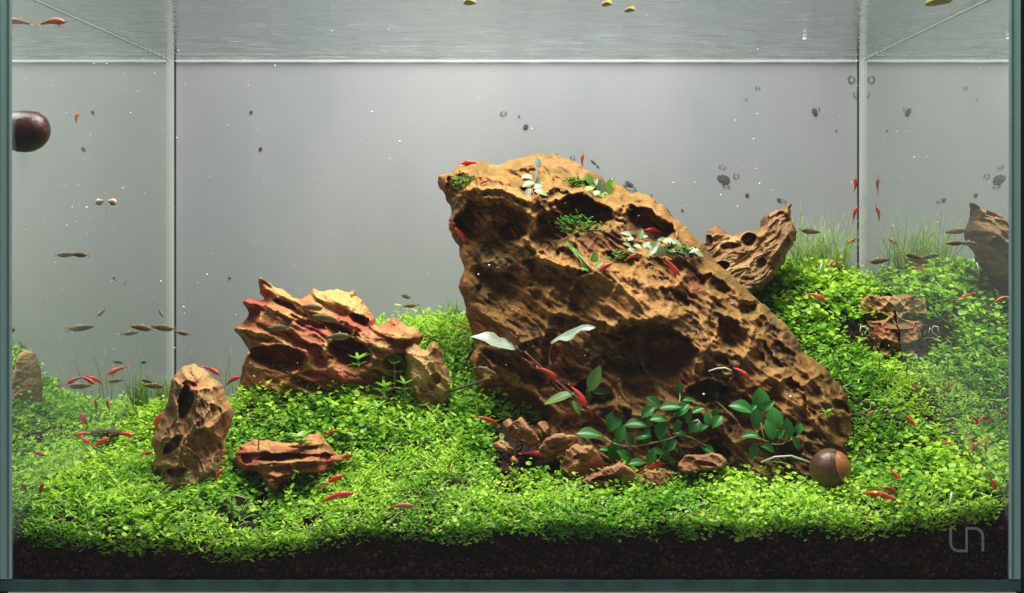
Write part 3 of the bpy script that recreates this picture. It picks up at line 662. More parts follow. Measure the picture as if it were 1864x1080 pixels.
rock('dragon_stone', 'crooked branching brown stone with round holes behind the huge stone at right',
     [(1283,436),(1288,420),(1305,408),(1318,420),(1330,432),(1350,424),(1381,418),(1383,400),(1395,392),(1405,384),(1424,379),(1443,368),(1440,390),(1447,415),(1449,435),(1436,456),(1426,482),(1400,520),(1340,560),(1290,550),(1270,500),(1285,468)],
     .245, .022, 22, M['rock_dark'], 1.3, rbf([(1290,430),(1350,430),(1400,400),(1440,380),(1420,440),(1360,470),(1310,480),(1400,500),(1320,520)],[16,22,20,14,30,32,32,34,44]),
     pits=[(1391,405,10,15,15,22,.25),(1363,440,15,16,0,24,.25),(1289,441,8,13,0,16,.25),(1314,487,16,11,0,20),(1425,405,16,20,0,6,.3),(1330,450,22,8,0,7),(1385,480,12,10,0,6)], ridges=[([(1405,470),(1435,425),(1440,440)],6,4),([(1300,425),(1350,440),(1395,430)],5,4)],
     cells=((28,3),(12,1.2)), grain=-.6, fb=2.6, seed=61, rag=5, back=.4, rg=1.6, red=[(1318,418,20,12,30,.7),(1425,395,16,12,0,.4)], pale=[(1320,435,30,9,10,.8),(1340,490,40,20,-30,.5)])
rock('dragon_stone', 'crumbly blocky brown stone set into the bank against the right glass',
     [(1564,566),(1568,546),(1584,537),(1606,540),(1626,535),(1650,536),(1676,540),(1676,700),(1612,700),(1604,672),(1588,660),(1590,640),(1574,622),(1582,600),(1572,585)],
     .226, .024, 11, M['rock_tan'], 1.3, rbf([(1570,560),(1600,545),(1640,540),(1600,600),(1630,600),(1600,650),(1640,660)],[20,18,16,26,28,34,38]),
     pits=[(1592,578,26,9,4,15,.12),(1612,632,12,16,0,9,.2),(1590,640,12,9,5,9,.2)], cells=((24,3.5),(10,1.8)), fb=3.4, seed=71, rag=7, facet=7, rg=1.5, pale=[(1585,552,26,12,0,.95),(1640,552,30,14,0,.9),(1606,612,14,12,0,.6)], red=[(1600,600,20,14,0,.5)])
rock('dark_pebble', 'dark brown shard poking up behind the bright mound near the back right corner', [(1436,515),(1460,498),(1494,489),(1503,478),(1520,470),(1524,480),(1532,492),(1540,535),(1440,540)], .268, .012, 14, M['rock_tan'], 1.3, cells=((16,1.5),), fb=1, seed=81, cat='rock', facet=6)
for k, (lab, y, mt, T, poly, pits) in enumerate([
    ('small rounded brown pebble on bare soil at the foot of the huge stone', .098, 'rock_chip', .008, [(916,772),(926,761),(938,769),(937,780),(922,783)], ()),
    ('dark triangular shard leaning in the shade under the huge stone', .098, 'rock_chip', .012, [(928,790),(938,770),(950,758),(972,785),(990,800),(975,812),(945,808)], ((955,795,14,8,20,3),)),
    ('thin orange slab resting against the dark foot of the huge stone', .088, 'rock_chip', .014, [(978,818),(990,800),(1012,788),(1040,790),(1057,804),(1046,814),(1020,822),(1000,835)], ((1020,810,26,6,-20,3),)),
    ('pale brown flake lying at the left end of the bare soil', .080, 'rock_chip', .006, [(898,808),(910,802),(926,808),(936,822),(915,824),(902,820)], ()),
    ('blocky tan and red stone chunk in front of the green leaf cluster', .075, 'rock_chip', .016, [(1018,852),(1030,818),(1052,812),(1076,809),(1090,830),(1102,848),(1085,870),(1040,872)], ((1060,835,18,10,0,3),)),
    ('broad curled orange shard half sunk in the front carpet', .062, 'rock_chip', .014, [(1056,880),(1075,866),(1100,850),(1128,843),(1150,850),(1160,866),(1152,888),(1110,892),(1070,900)], ((1105,872,30,7,-8,6),)),
    ('rusty crumbled shard right of the curled orange shard', .062, 'rock_chip', .014, [(1158,868),(1182,853),(1215,855),(1235,866),(1215,880),(1190,892),(1172,905),(1158,890)], ((1168,875,9,12,0,6),)),
    ('flat yellow brown slab under the right end of the leaf cluster', .066, 'rock_chip', .012, [(1232,848),(1246,830),(1270,828),(1300,824),(1328,838),(1312,854),(1270,862),(1240,862)], ((1285,845,22,5,10,4),)),
    ('tiny orange chip sunk in the carpet left of the bare soil', .068, 'rock_red', .004, [(924,836),(934,830),(948,839),(938,845)], ()),
    ('little dark shard in the shade behind the triangular shard', .11, 'rock_chip', .008, [(978,772),(990,764),(1004,786),(996,798),(984,790)], ()),
            ('tan pebble sitting on the soil below the stone by the right glass', .188, 'rock_chip', .005, [(1608,676),(1620,670),(1634,672),(1638,682),(1616,686)], ())]):
    rock('stone_chip', lab, poly, y, T, 9, M[mt], 1.3, pits=pits, cells=((22,1.4),(9,.7)), fb=1.6, seed=100+k*3, rag=7, cat='stone', facet=7)

# surface finder: first stone or soil/carpet surface behind a pixel
Vt2 = np.stack([gx, gy, ztop(gx, gy)+.0025], -1).reshape(-1,3)
BVH.append(BVHTree.FromPolygons([tuple(v) for v in Vt2], [tuple(int(k) for k in f) for f in Ft]))
EYE = Vector((CX, -D, CZ))
def hit(px, py, back=.0):
    """world point on the first solid surface seen there, moved `back` metres towards the eye"""
    d = (P(px, py, .1)-EYE).normalized(); best = None
    for b in BVH:
        h = b.ray_cast(EYE, d)
        if h[0] is not None and (best is None or h[3] < best): best = h[3]
    if best is None: return None
    return EYE+d*(best-back)
def safe_y(px, y):
    """keep things inside the side glass"""
    if px < PX-1: lim = (TW+CX)*F/(PX-px)-D
    elif px > PX+1: lim = (TW-CX)*F/(px-PX)-D
    else: lim = 1
    return max(.006, min(y, lim-.012, TD-.008))

# ------------------------------------------------------------------ carpet plants
def build_carpet():
    n = 21500
    x = rng.uniform(-TW+.002, TW-.002, n); y = .0015+(TD-.004)*rng.random(n)**1.12
    keep = np.ones(n, bool)
    dn = fbm(x*40, y*40, 77, 3)
    bare = (x > -.016+.010*dn) & (x < .150) & (y > .076+.012*dn) & (y < .14)        # bare soil before the big stone
    bare |= (x > .258) & (y > .200) & (y < .214)                   # shaded step by the right glass
    keep &= ~bare
    patch = (dn < -.34) & (y < .06) | ((x+.165)**2+(y-.052)**2 < .016**2)
    keep &= ~(patch & (rng.random(n) < .8))
    x, y = x[keep], y[keep]; n = len(x)
    nf = 900; xf = rng.uniform(-TW+.003, TW-.003, nf); fd = fbm(xf*24, xf*0+3, 55, 4); xf = xf[fd > -.05]
    nf = len(xf); n += nf; x = np.r_[x, xf]; y = np.r_[y, .0008+.0016*rng.random(nf)]
    sink = np.r_[np.zeros(n-nf), .0+.007*rng.random(nf)**1.8]
    zt = ztop(x, y)-sink; hgt = CH*(.75+.55*rng.random(n)+.45*fbm(x*70, y*70, 15, 2)); hgt *= np.clip(.62+y/.02*.4, .62, 1)
    base = np.stack([x, y, zt-CH-.001], -1)
    lean = rng.normal(size=(n,2))*.42
    tall = rng.random(n) < np.where((y > .10) & (np.abs(x+.09) < .09) | (x > .13), .26, .07); hgt = np.where(tall, hgt*1.8, hgt); big = np.clip(1+.38*fbm(x*16, y*16, 61, 2)+np.where((x > .12) & (y > .16), .38, np.where((np.abs(x+.09) < .09) & (y > .10), .2, 0))-np.where((np.abs(x-.03) < .1) & (y < .07), .12, 0), .6, 1.5)
    zone = fbm(x*18, y*18, 131, 3)+np.where((np.abs(x+.06) < .09) & (y > .06), .12, -.08)-np.where(x > .16, .1, 0)
    asp = np.where(zone+.15*rng.normal(size=n) > .06, .42, .82); elo = np.where(asp < .5, 1.45, 1.0)
    nl = 5; Vs = []; Ts = []
    ring = np.linspace(0, 2*np.pi, 7)[:-1]
    ou = np.r_[0, np.cos(ring)]; ov = np.r_[0, np.sin(ring)*.80]; ow = np.r_[-.12, .10*np.ones(6)]
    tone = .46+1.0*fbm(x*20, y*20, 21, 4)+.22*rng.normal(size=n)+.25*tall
    for k in range(nl):
        t_ = .35+.65*(k+rng.random(n)*.6)/nl
        az = k*2.4+rng.random(n)*1.5+x*900
        r = .0012+.0022*rng.random(n); s = (.00112+.0012*rng.random(n))*big*(1-.15*(k == nl-1))
        c = base+np.stack([lean[:,0]*hgt*t_, lean[:,1]*hgt*t_, (hgt+.001)*t_], -1)
        du = np.stack([np.cos(az), np.sin(az), .25+.5*rng.normal(size=n)], -1); du /= np.linalg.norm(du, axis=1)[:,None]
        up = np.stack([rng.normal(size=n)*.45, rng.normal(size=n)*.45-.15, np.ones(n)], -1)
        dv = np.cross(up, du); dv /= np.linalg.norm(dv, axis=1)[:,None]; dw = np.cross(du, dv)
        c = c+du*r[:,None]
        V = c[:,None]+s[:,None,None]*(ou[None,:,None]*(du*elo[:,None])[:,None]+ov[None,:,None]*(dv*(asp/.8)[:,None])[:,None]+ow[None,:,None]*dw[:,None])
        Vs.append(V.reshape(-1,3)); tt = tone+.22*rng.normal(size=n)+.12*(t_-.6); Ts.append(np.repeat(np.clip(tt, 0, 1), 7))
    V = np.vstack(Vs); T = np.hstack(Ts)
    V[:,0] = np.clip(V[:,0], -TW+.0006, TW-.0006); V[:,1] = np.clip(V[:,1], .0006, TD-.0006)
    m_ = len(V)//7; f0 = np.array([(0,i,i%6+1) for i in range(1,7)])
    Fa = (f0[None]+(np.arange(m_)*7)[:,None,None]).reshape(-1,3)
    o = obj('carpet_plant', V, Fa, M['carpet'])
    at = o.data.attributes.new('tint', 'FLOAT', 'POINT'); at.data.foreach_set('value', T.astype(np.float32))
    tag(o, 'low bright green carpet of small round leaves covering the whole soil', 'carpet plant', kind='stuff')
    # stems and runners
    mb = MB()
    for _ in range(1500):
        px_ = rng.uniform(-TW+.01, TW-.01); py_ = .002+(TD-.02)*rng.random()**1.7
        if (px_ > -.018) and (px_ < .150) and (py_ > .070) and (py_ < .14): continue
        z0 = float(ztop(px_, py_))-.001; a = rng.uniform(0, 6.28); l = rng.uniform(.003, .013)
        p0 = Vector((px_, py_, z0-.003)); p2 = p0+Vector((math.cos(a)*l, math.sin(a)*l*.6, rng.uniform(.0, .007)))
        p1 = (p0+p2)/2+Vector((rng.normal()*.002, rng.normal()*.002, rng.uniform(.002,.005)))
        for q in (p0,p1,p2): q.x = max(-TW+.001, min(TW-.001, q.x)); q.y = max(.001, min(TD-.001, q.y))
        mb.add(*tube(bez(p0,p1,p2,6), [.00036]*5+[.0002], 3))
    for (x_, y_, lx, lz) in [(405,905,45,4),(420,925,10,-25),(440,935,22,-18),(910,930,40,-20),(935,920,30,25),(955,945,45,-4),(1385,842,60,8),(1040,900,35,-16),(1690,880,20,40),(570,890,30,-10)]:
        h_ = hit(x_, y_, .004)
        if h_ is None: continue
        p2 = h_+Vector((mm(lx, h_.y), 0, -mm(lz, h_.y))); p1 = (h_+p2)/2+Vector((0,-.002,.004))
        mb.add(*tube(bez(h_,p1,p2,8), [.0004]*8, 4))
    tag(mb.build('carpet_runner', M['runner']), 'thin pale curling runners threaded through the green carpet', 'runners', kind='stuff')
build_carpet()

# ------------------------------------------------------------------ leafy plants
LEAVES = {}
def leaf_mesh(key, m, length=1, width=.45, droop=.12, cup=.10, tip=.9, wave=0):
    if key in LEAVES: return LEAVES[key]
    n = 9; V = []; Fc = []
    for i in range(n):
        t_ = i/(n-1); w = width*.5*(math.sin(math.pi*t_**tip)**.75 if 0 < t_ < 1 else (.06 if i == 0 else .02))
        z = -droop*t_*t_+wave*math.sin(t_*11)*.3
        for s in (-1,-.5,0,.5,1): V.append((t_*length, s*w*(1+wave*math.sin(t_*23+s)), z+cup*abs(s)*w*2+wave*.25*math.sin(t_*14+s*2)*abs(s)))
    for i in range(n-1):
        for k in range(4): Fc.append((i*5+k, (i+1)*5+k, (i+1)*5+k+1, i*5+k+1))
    o = obj('leaf', V, Fc, m); me = o.data; bpy.data.objects.remove(o); LEAVES[key] = me
    return me
def basis(dirv, up):
    X = Vector(dirv).normalized(); Z = (Vector(up)-X*X.dot(Vector(up))).normalized(); Y = Z.cross(X)
    return Matrix((X, Y, Z)).transposed().to_4x4()
def add_leaf(me, root, p, d, up, ln, wd=1.0, name='leaf'):
    o = bpy.data.objects.new(name, me); COL.objects.link(o); o.parent = root
    o.matrix_local = Matrix.Translation(Vector(p)-root.location) @ basis(d, up) @ Matrix.Diagonal((ln, ln*wd, ln, 1))
    return o
def leafy(name, label, cat, anchor, leaves, mesh_keys, stems=(), stem_mat='stem', off=.006, group=None, sr=.0005):
    """leaves: (px,py base, angle deg in the picture, length px [,mesh index, width])"""
    a = hit(*anchor, .001) or P(*anchor, .1)
    root = empty(name, a, label, cat, group)
    for lf in leaves:
        px, py, an, ln = lf[:4]; me = mesh_keys[lf[4] if len(lf) > 4 else random.randrange(len(mesh_keys))]
        wd = lf[5] if len(lf) > 5 else 1
        h = hit(px, py, off)
        y = h.y if h is not None and abs(h.y-a.y) < .05 else a.y-off
        y = min(y, a.y+.02)
        p = P(px, py, y); r = math.radians(an)
        dy = random.uniform(-.45, .05); d = Vector((math.cos(r), dy, math.sin(r)))
        up = Vector((random.uniform(-.3,.3), -1.0, .75)) if abs(math.cos(r)) < .75 else Vector((random.uniform(-.2,.2), -.75, 1))
        L_ = mm(ln, y)
        c = p-d.normalized()*L_*.5
        add_leaf(me, root, c, d, up, L_, wd)
    for s in stems:
        ps = []
        for q in s:
            h = hit(q[0], q[1], off*.7); y = h.y if h is not None and abs(h.y-a.y) < .05 else a.y-off
            ps.append(P(q[0], q[1], y)-a)
        if len(ps) == 3: ps = bez(ps[0], ps[1]*2-(ps[0]+ps[2])/2, ps[2], 8)
        mb = MB(); mb.add(*tube(ps, [sr]*len(ps), 5)); o = mb.build('stem', M[stem_mat], root)
    return root
dk = [leaf_mesh('dk1', M['dark_leaf'], 1, .60, .24, .22), leaf_mesh('dk2', M['dark_leaf'], 1, .72, .34, .26, 1.25), leaf_mesh('dk3', M['dark_leaf'], 1, .52, .16, .20, 1.3)]
ol = [leaf_mesh('ol1', M['olive_leaf'], 1, .46, .15, .12), leaf_mesh('ol2', M['olive_leaf'], 1, .36, .22, .1)]
pl = [leaf_mesh('pl1', M['pale_leaf'], 1, .30, .06, .1, 1.0, .10), leaf_mesh('pl2', M['pale_leaf'], 1, .26, .1, .12, 1, .12)]
pr = [leaf_mesh('pr1', M['pale_leaf'], 1, .6, .2, .15), leaf_mesh('pr2', M['dull_leaf'], 1, .7, .2, .15)]
du = [leaf_mesh('du1', M['dull_leaf'], 1, .78, .2, .15, .85), leaf_mesh('du2', M['dull_leaf'], 1, .62, .15, .2)]
sg = [leaf_mesh('sg1', M['sprig'], 1, .24, .15, .08), leaf_mesh('sg2', M['sprig'], 1, .30, .3, .1)]
rd = [leaf_mesh('rd1', M['sprig'], 1, .66, .1, .15, .85), leaf_mesh('rd2', M['sprig'], 1, .8, .2, .15, .85)]
leafy('leafy_plant', 'dark green plant with many oval leaves creeping along the foot of the huge stone', 'plant', (1180,790),
  [(1074,790,168,48,2,1.1),(1117,767,70,42,1),(1130,790,75,34,0),(1121,822,-80,46,1),(1137,830,-30,34,1),(1101,818,160,18,1),(1157,772,12,42,0),(1178,750,50,30,1),(1182,768,-80,22,0),(1170,794,20,30,0),(1176,794,75,28,0),
   (1203,783,65,34,1),(1208,800,-60,32,0),(1220,740,15,38,0),(1240,746,55,34,1),(1252,760,-80,26,0),(1190,732,-30,32,0),(1237,708,90,24,2),(1254,728,5,22,0),(1270,746,30,24,0),(1262,777,60,28,1),(1276,780,40,28,0),(1232,776,75,26,0),(1200,762,10,34,0),
   (1303,722,85,22,2,1.2),(1302,752,85,22,0),(1304,768,60,28,1),(1288,764,100,24,0),(1212,830,-70,28,0),(1184,835,70,36,2),(1162,842,175,36,2),(1217,812,50,32,1),(1287,817,-25,34,2),(1226,815,-30,24,0),(1196,822,160,28,0),(1240,790,-10,24,0),(1146,800,-50,26,0),(1222,838,-60,22,2)],
  dk, [[(1100,795),(1135,812),(1190,806)],[(1190,806),(1215,800),(1240,790)],[(1225,790),(1255,796),(1285,812)],[(1302,730),(1320,745),(1345,770)],[(1237,715),(1236,735),(1225,760)],[(1210,806),(1205,825),(1200,838)]], off=.010)
leafy('leafy_plant', 'upright dark green rosette of paddle leaves at the lower right of the huge stone', 'plant', (1405,795),
  [(1352,742,150,44,1),(1384,732,82,48,1),(1398,738,45,26,0),(1378,764,95,40,2,1.2),(1410,764,95,42,1),(1402,782,105,38,0),(1432,782,85,38,0,1.2),(1454,782,80,22,1),(1366,792,175,30,0),(1398,815,-10,28,1),(1450,807,-55,28,0),(1371,822,75,34,2),(1366,748,60,26,1),(1420,790,60,22,0)],
  dk, [[(1345,772),(1360,790),(1385,800)],[(1378,785),(1382,797),(1400,805)],[(1432,797),(1425,808),(1405,808)],[(1385,752),(1386,775),(1392,800)]], off=.012)
leafy('leafy_plant', 'small plant with two long wavy silver leaves on the left foot of the huge stone', 'plant', (1062,730),
  [(1018,722,190,58,3),(1082,690,68,52,2),(1097,712,5,42,2),(908,622,162,104,0),(1040,607,30,92,1),(1072,720,110,26,2),(1050,742,-60,30,3)], pl+ol,
  [[(955,640),(985,668),(1010,692)],[(1010,692),(1040,715),(1062,735)],[(1004,628),(1000,650),(1004,664)],[(1082,712),(1076,725),(1064,738)],[(1000,660),(1010,700),(1062,735)]], 'red_stem', .010)
leafy('leafy_plant', 'silver leaved seedling in the hollow on top of the huge stone', 'plant', (968,345),
  [(978,296,110,24,0),(974,318,80,18,0),(960,322,170,22,1),(962,335,190,24,1),(974,340,20,26,0),(985,350,-10,26,1),(961,352,240,22,0),(980,330,60,16,1)], pr, [[(979,303),(976,320),(970,345)],[(968,345),(985,368),(1028,392)],[(985,372),(1008,395),(1012,415)]], 'red_stem', .008, sr=.0006)
leafy('leafy_plant', 'clump of pale yellow green leaves on the upper right ridge of the huge stone', 'plant', (1090,340),
  [(1072,325,110,22,0),(1080,335,60,24,1),(1070,345,190,22,0),(1095,340,80,28,1),(1112,334,60,24,0),(1098,355,-20,28,0),(1085,352,200,18,1),(1110,345,100,22,0)], [rd[0], pr[1]], off=.006)
leafy('leafy_plant', 'dense cluster of dull round leaves along the back slope of the huge stone', 'plant', (1205,452),
  [(1140,426,160,20,1),(1146,435,185,18,0),(1163,428,60,24,0),(1170,432,20,20,1),(1142,446,150,18,1),(1160,449,-10,18,1),(1175,446,40,20,0),(1182,450,-30,18,1),(1193,448,60,22,0),(1196,455,190,20,0),(1207,437,170,22,1),(1218,440,0,24,0),(1232,442,-20,20,1),(1203,460,-80,24,0),(1214,458,-80,18,1),(1226,456,10,18,0),(1240,458,-10,20,1),(1262,456,20,20,0),(1272,462,-20,22,1),(1185,462,200,16,0),(1150,456,-20,16,0),(1250,462,-60,16,0)], du, [[(1150,432),(1152,440),(1160,446)],[(1215,445),(1214,452),(1205,458)]], 'red_stem', .006)
leafy('leafy_plant', 'thin olive sprout with narrow upright leaves in a crack of the huge stone', 'plant', (1075,480),
  [(1040,450,120,24,1),(1052,462,125,32,1),(1062,482,110,24,1),(1082,470,75,30,0),(1088,484,40,24,0),(1066,490,150,20,1)], ol, [[(1032,443),(1052,462),(1075,488)]], off=.006)
# moss tufts
def moss_tuft(px, py, w, h, n, label):
    a = hit(px, py, .003); root_c = a; mb = MB()
    for _ in range(n):
        u, v = random.gauss(0,.4), random.gauss(0,.4)
        p = a+Vector((mm(u*w, a.y), random.uniform(-.003,.001), mm(v*h, a.y))); an = random.uniform(.2, 2.9); l = mm(random.uniform(6,13), a.y)
        q = p+Vector((math.cos(an)*l, -random.random()*l*.7, math.sin(an)*l*.8))
        mb.add([x-a for x in tube(bez(p, (p+q)/2+Vector((0,-.0004,.0006)), q, 4), [.0005,.0006,.0005,.0002], 4)[0]], tube(bez(p,p,q,4), [1]*4, 4)[1])
    o = mb.build('moss_tuft', M['moss']); o.location = a
    tag(o, label, 'moss')
moss_tuft(1045,408,42,18,90,'bright feathery moss tuft in the middle hollow on top of the huge stone')
moss_tuft(1068,416,36,12,40,'trailing tip of moss just right of the feathery tuft on the huge stone')
moss_tuft(845,337,24,20,60,'small moss clump under the top left knob of the huge stone')
moss_tuft(1045,334,22,10,40,'yellow green moss patch left of the pale leaf clump on the huge stone')
moss_tuft(1128,470,22,14,40,'little moss tuft below the cluster of dull round leaves')
moss_tuft(1236,460,36,12,50,'mossy strand at the right end of the dull round leaves')
# star shaped sprigs and seedlings
def sprig(px, py, h, label, r=24, whorls=2, meshes=None, n=7, off=.012):
    meshes = meshes or sg
    g_ = hit(px, py+h, off) or P(px, py+h, .15)
    y = g_.y; top = P(px, py, y); root = empty('plant_sprig', g_, label, 'plant', 'star shaped sprigs rising from the carpet')
    mb = MB(); mb.add(*tube([Vector((0,0,0)), (top-g_)*.5+Vector((.0004,0,0)), top-g_], [.0005,.00045,.0004], 5)); mb.build('stem', M['stem'], root)
    for w in range(whorls):
        c = g_.lerp(top, 1-w*.34); rr = mm(r, y)*(1-.12*w)
        for k in range(n):
            a = 2*math.pi*(k+.5*w+random.random()*.4)/n; el = .75-.35*w+random.uniform(-.2,.25)
            d = Vector((math.cos(a), math.sin(a), el)); add_leaf(meshes[k % 2], root, c, d, (0,0,1), rr*random.uniform(.8,1.1))
for a in [(652,655,32,'bright star shaped sprig in front of the jagged red stone'),(718,664,44,'tall star shaped sprig between the jagged red stone and the pale tan stone'),
          (737,700,30,'sprig just below the pale tan pointed stone'),(688,742,30,'sprig in the middle of the left mound, below the tall sprig'),(700,705,24,'low sprig on the yellowish patch of the left mound'),
          (1600,652,24,'sprig with narrow leaves left of the dark gap by the right glass'),(1580,668,18,'lower sprig beside the huge stone near the right bank',20),(1505,752,12,'sprig in the carpet touching the right edge of the huge stone',18)]:
    sprig(*a)
sprig(548,800,28,'yellow green sprig with broad leaves growing over the low orange stone', 24, 2, rd, 5, .010)
sprig(470,790,30,'thin seedling with round leaves above the left end of the low orange stone', 14, 2, rd, 3, .012)
sprig(640,795,36,'tall seedling with white edged leaves right of the low orange stone', 14, 2, rd, 3, .008)
sprig(1650,652,40,'two leaved seedling standing before the dark gap by the right glass', 15, 2, rd, 4, .004)
sprig(1608,735,16,'broad leaved seedling rising from the right carpet', 16, 2, rd, 5)
sprig(1770,905,16,'round leaved seedling in the front right carpet', 18, 2, rd, 5)
sprig(1690,955,8,'bright seedling pressed against the front glass above the soil at right', 22, 2, rd, 6, .002)
sprig(775,930,8,'bright seedling against the front glass above the soil at centre left', 20, 2, rd, 5, .002)
# round sparse leaves in the mounds
# hair grass
def grass(px0, px1, py_base, y, hmin, hmax, n, label, spread=.35, lean=0):
    c = P((px0+px1)/2, py_base, y); mb = MB()
    for _ in range(n):
        x = random.uniform(px0, px1); b = P(x, py_base+random.uniform(-4,10), y+random.uniform(-.012,.012))
        b.y = min(TD-.004, b.y); b.x = max(-TW+.002, min(TW-.002, b.x))
        h = mm(random.uniform(hmin, hmax)*random.uniform(.6,1), y); a = random.gauss(lean, spread)
        t_ = b+Vector((math.sin(a)*h, random.uniform(-.25,.08)*h, math.cos(a)*h)); t_.y = min(t_.y, TD-.002); t_.x = max(-TW+.002, min(TW-.002, t_.x))
        m_ = (b+t_)/2+Vector((-math.sin(a)*h*.18, 0, h*.08))
        v, f = tube(bez(b, m_, t_, 6), [.00045,.00045,.0004,.00033,.00025,.0001], 3); mb.add([q-c for q in v], f)
    o = mb.build('hair_grass', M['grass']); o.location = c; tag(o, label, 'grass plant', 'hair grass clumps along the back')
grass(1445,1540,500,.275,55,130,210,'thick clump of hair grass in the back right corner', .33)
grass(1450,1475,480,.285,90,160,4,'few very tall single grass stalks rising above the back right clump', .12)
grass(800,850,590,.275,20,62,45,'short grass clump behind the left edge of the huge stone', .25)
grass(240,315,750,.28,40,90,60,'hair grass clump low in the back left corner', .25)
grass(330,450,735,.285,50,150,16,'sparse thin grass blades behind the upright stone at left', .16)
grass(150,235,735,.22,30,75,30,'pale grass near the left glass', .3)
grass(725,750,600,.27,25,55,3,'pair of dark bare stalks behind the jagged red stone', .08)
grass(1545,1566,515,.29,20,50,14,'wispy grass touching the right back seam', .3)
# roots
def rootlet(pts, label, r=.0005):
    h = [hit(x, y, .005) or P(x, y, .2) for x, y in pts]; y0 = min(q.y for q in h); ps = [P(x, y, y0) for x, y in pts]; a = ps[0]
    mb = MB(); mb.add(*tube([p-a for p in ps], [r]*len(ps), 5)); o = mb.build('pale_root', M['root']); o.location = a; tag(o, label, 'root')
rootlet([(1290,676),(1305,671),(1320,670),(1332,675)], 'short white root arched on the face of the huge stone')
rootlet([(1492,503),(1494,488),(1496,478)], 'white root hanging beside the dark shard at the back right')
rootlet([(1566,606),(1567,595),(1575,594),(1578,604)], 'white hooked root left of the stone by the right glass')
rootlet([(1574,608),(1580,597),(1583,608)], 'second white hooked root nearest the stone by the right glass')
rootlet([(1728,930),(1730,912),(1733,897)], 'white root tip showing in the front right carpet', .0006)
rootlet([(1262,768),(1270,764),(1276,772),(1272,780)], 'curled pale rootlet among the dark oval leaves', .0004)
rootlet([(1385,842),(1410,832),(1440,830),(1475,842)], 'long yellowish runner arching towards the big brown snail', .0006)

# ------------------------------------------------------------------ shrimps
def shrimp_parts():
    n = 13; mb = MB(); pts = []; rad = []
    for i in range(n):
        t_ = i/(n-1)                     # 0 tail .. 1 head
        x = -.42+.84*t_; z = -.09*(abs(1-t_*1.55))**1.6*(1 if t_ < .65 else .2)+.03*math.sin(t_*3)
        pts.append(Vector((x, 0, z)))
        r = .022+.088*math.sin(min(1, t_*1.28)*math.pi/2)**1.1
        if t_ > .72: r *= max(.12, 1-((t_-.72)/.28)**1.5*.9)
        r *= 1+(.07 if i % 2 else -.03)*(t_ < .6)
        rad.append(r)
    V, Fc = tube(pts, rad, 9, .72, (0,1,0)); mb.add(V, Fc)
    mb.add(*tube([pts[-2]+Vector((0,0,.012)), pts[-1]+Vector((.05,0,.03)), pts[-1]+Vector((.13,0,.045))], [.02,.012,.003], 4))
    body = mb
    tf = MB()
    for s in (-1.1,-.5,0,.5,1.1):
        e = pts[0]+Vector((-.15, s*.055, -.015-.01*abs(s))); tf.add(*tube([pts[0], pts[0].lerp(e,.6), e], [.012,.028,.006], 5, .35, (0,0,1)))
    def ant(s): 
        a = pts[-1]+Vector((.0, s*.02, .01)); return tube(bez(a, a+Vector((.18, s*.06, .12)), a+Vector((.42, s*.16, .05)), 6), [.006,.005,.0045,.004,.003,.002], 3)
    def leg(k, s):
        a = Vector((.12+.07*k, s*.04, -.03)); return tube([a, a+Vector((.02, s*.03, -.08)), a+Vector((-.02+.02*k, s*.04, -.15))], [.009,.007,.003], 4)
    return body, tf, ant, leg
_b, _tf, _ant, _leg = shrimp_parts()
def proto(mb, name, m): 
    o = mb.build(name, m); me = o.data; bpy.data.objects.remove(o); return me
SH = {}
for key, m in (('r', 'shrimp'), ('p', 'shrimp_pale')):
    SH[key] = [('body', proto(_b, 'shrimp_body', M[m])), ('tail_fan', proto(_tf, 'shrimp_tail_fan', M[m]))]
_t = MB(); _t.add(*_ant(1)); _a1 = proto(_t, 'shrimp_antenna', M['shrimp_leg'])
_t = MB(); _t.add(*_ant(-1)); _a2 = proto(_t, 'shrimp_antenna', M['shrimp_leg'])
LG = []
for k in range(3):
    _t = MB(); _t.add(*_leg(k, 1)); _t.add(*_leg(k, -1)); LG.append(proto(_t, 'shrimp_leg', M['shrimp_leg']))
_t = MB(); _t.add(*uvsphere(.02, (.33,.05,.035), 6, 4)); _e1 = proto(_t, 'shrimp_eye', M['eye'])
_t = MB(); _t.add(*uvsphere(.02, (.33,-.05,.035), 6, 4)); _e2 = proto(_t, 'shrimp_eye', M['eye'])
def pose(loc, ang, yaw, ln):
    a = math.radians(ang); X = Vector((math.cos(a)*math.cos(yaw), math.sin(yaw), math.sin(a)*math.cos(yaw)))
    U = Vector((-math.sin(a), -.25, math.cos(a)))*(1 if math.cos(a) >= 0 else -1); U.y = -.3
    return Matrix.Translation(loc) @ basis(X, U) @ Matrix.Scale(ln, 4)
def make(name, loc, ang, yaw, ln, parts, label, cat, group):
    r = bpy.data.objects.new(name, None); COL.objects.link(r); r.empty_display_size = .3
    r.matrix_world = pose(loc, ang, yaw, ln); tag(r, label, cat, group)
    for nm, me in parts:
        o = bpy.data.objects.new(nm, me); COL.objects.link(o); o.parent = r
    return r
def shrimp(px, py, ang, ln, label, y=None, key='r', off=.0045):
    h = hit(px, py, off)
    if y is None: yy = safe_y(px, h.y if h is not None else .28)
    else: yy = safe_y(px, y)
    parts = SH[key]+[('antenna', _a1), ('antenna', _a2)]
    if ln > 24: parts = parts+[('leg', q) for q in LG]+[('eye', _e1), ('eye', _e2)]
    make('shrimp', P(px, py, yy), ang, random.uniform(-.35, .35), mm(ln*1.02, yy), parts, label, 'shrimp', 'red shrimps around the tank')
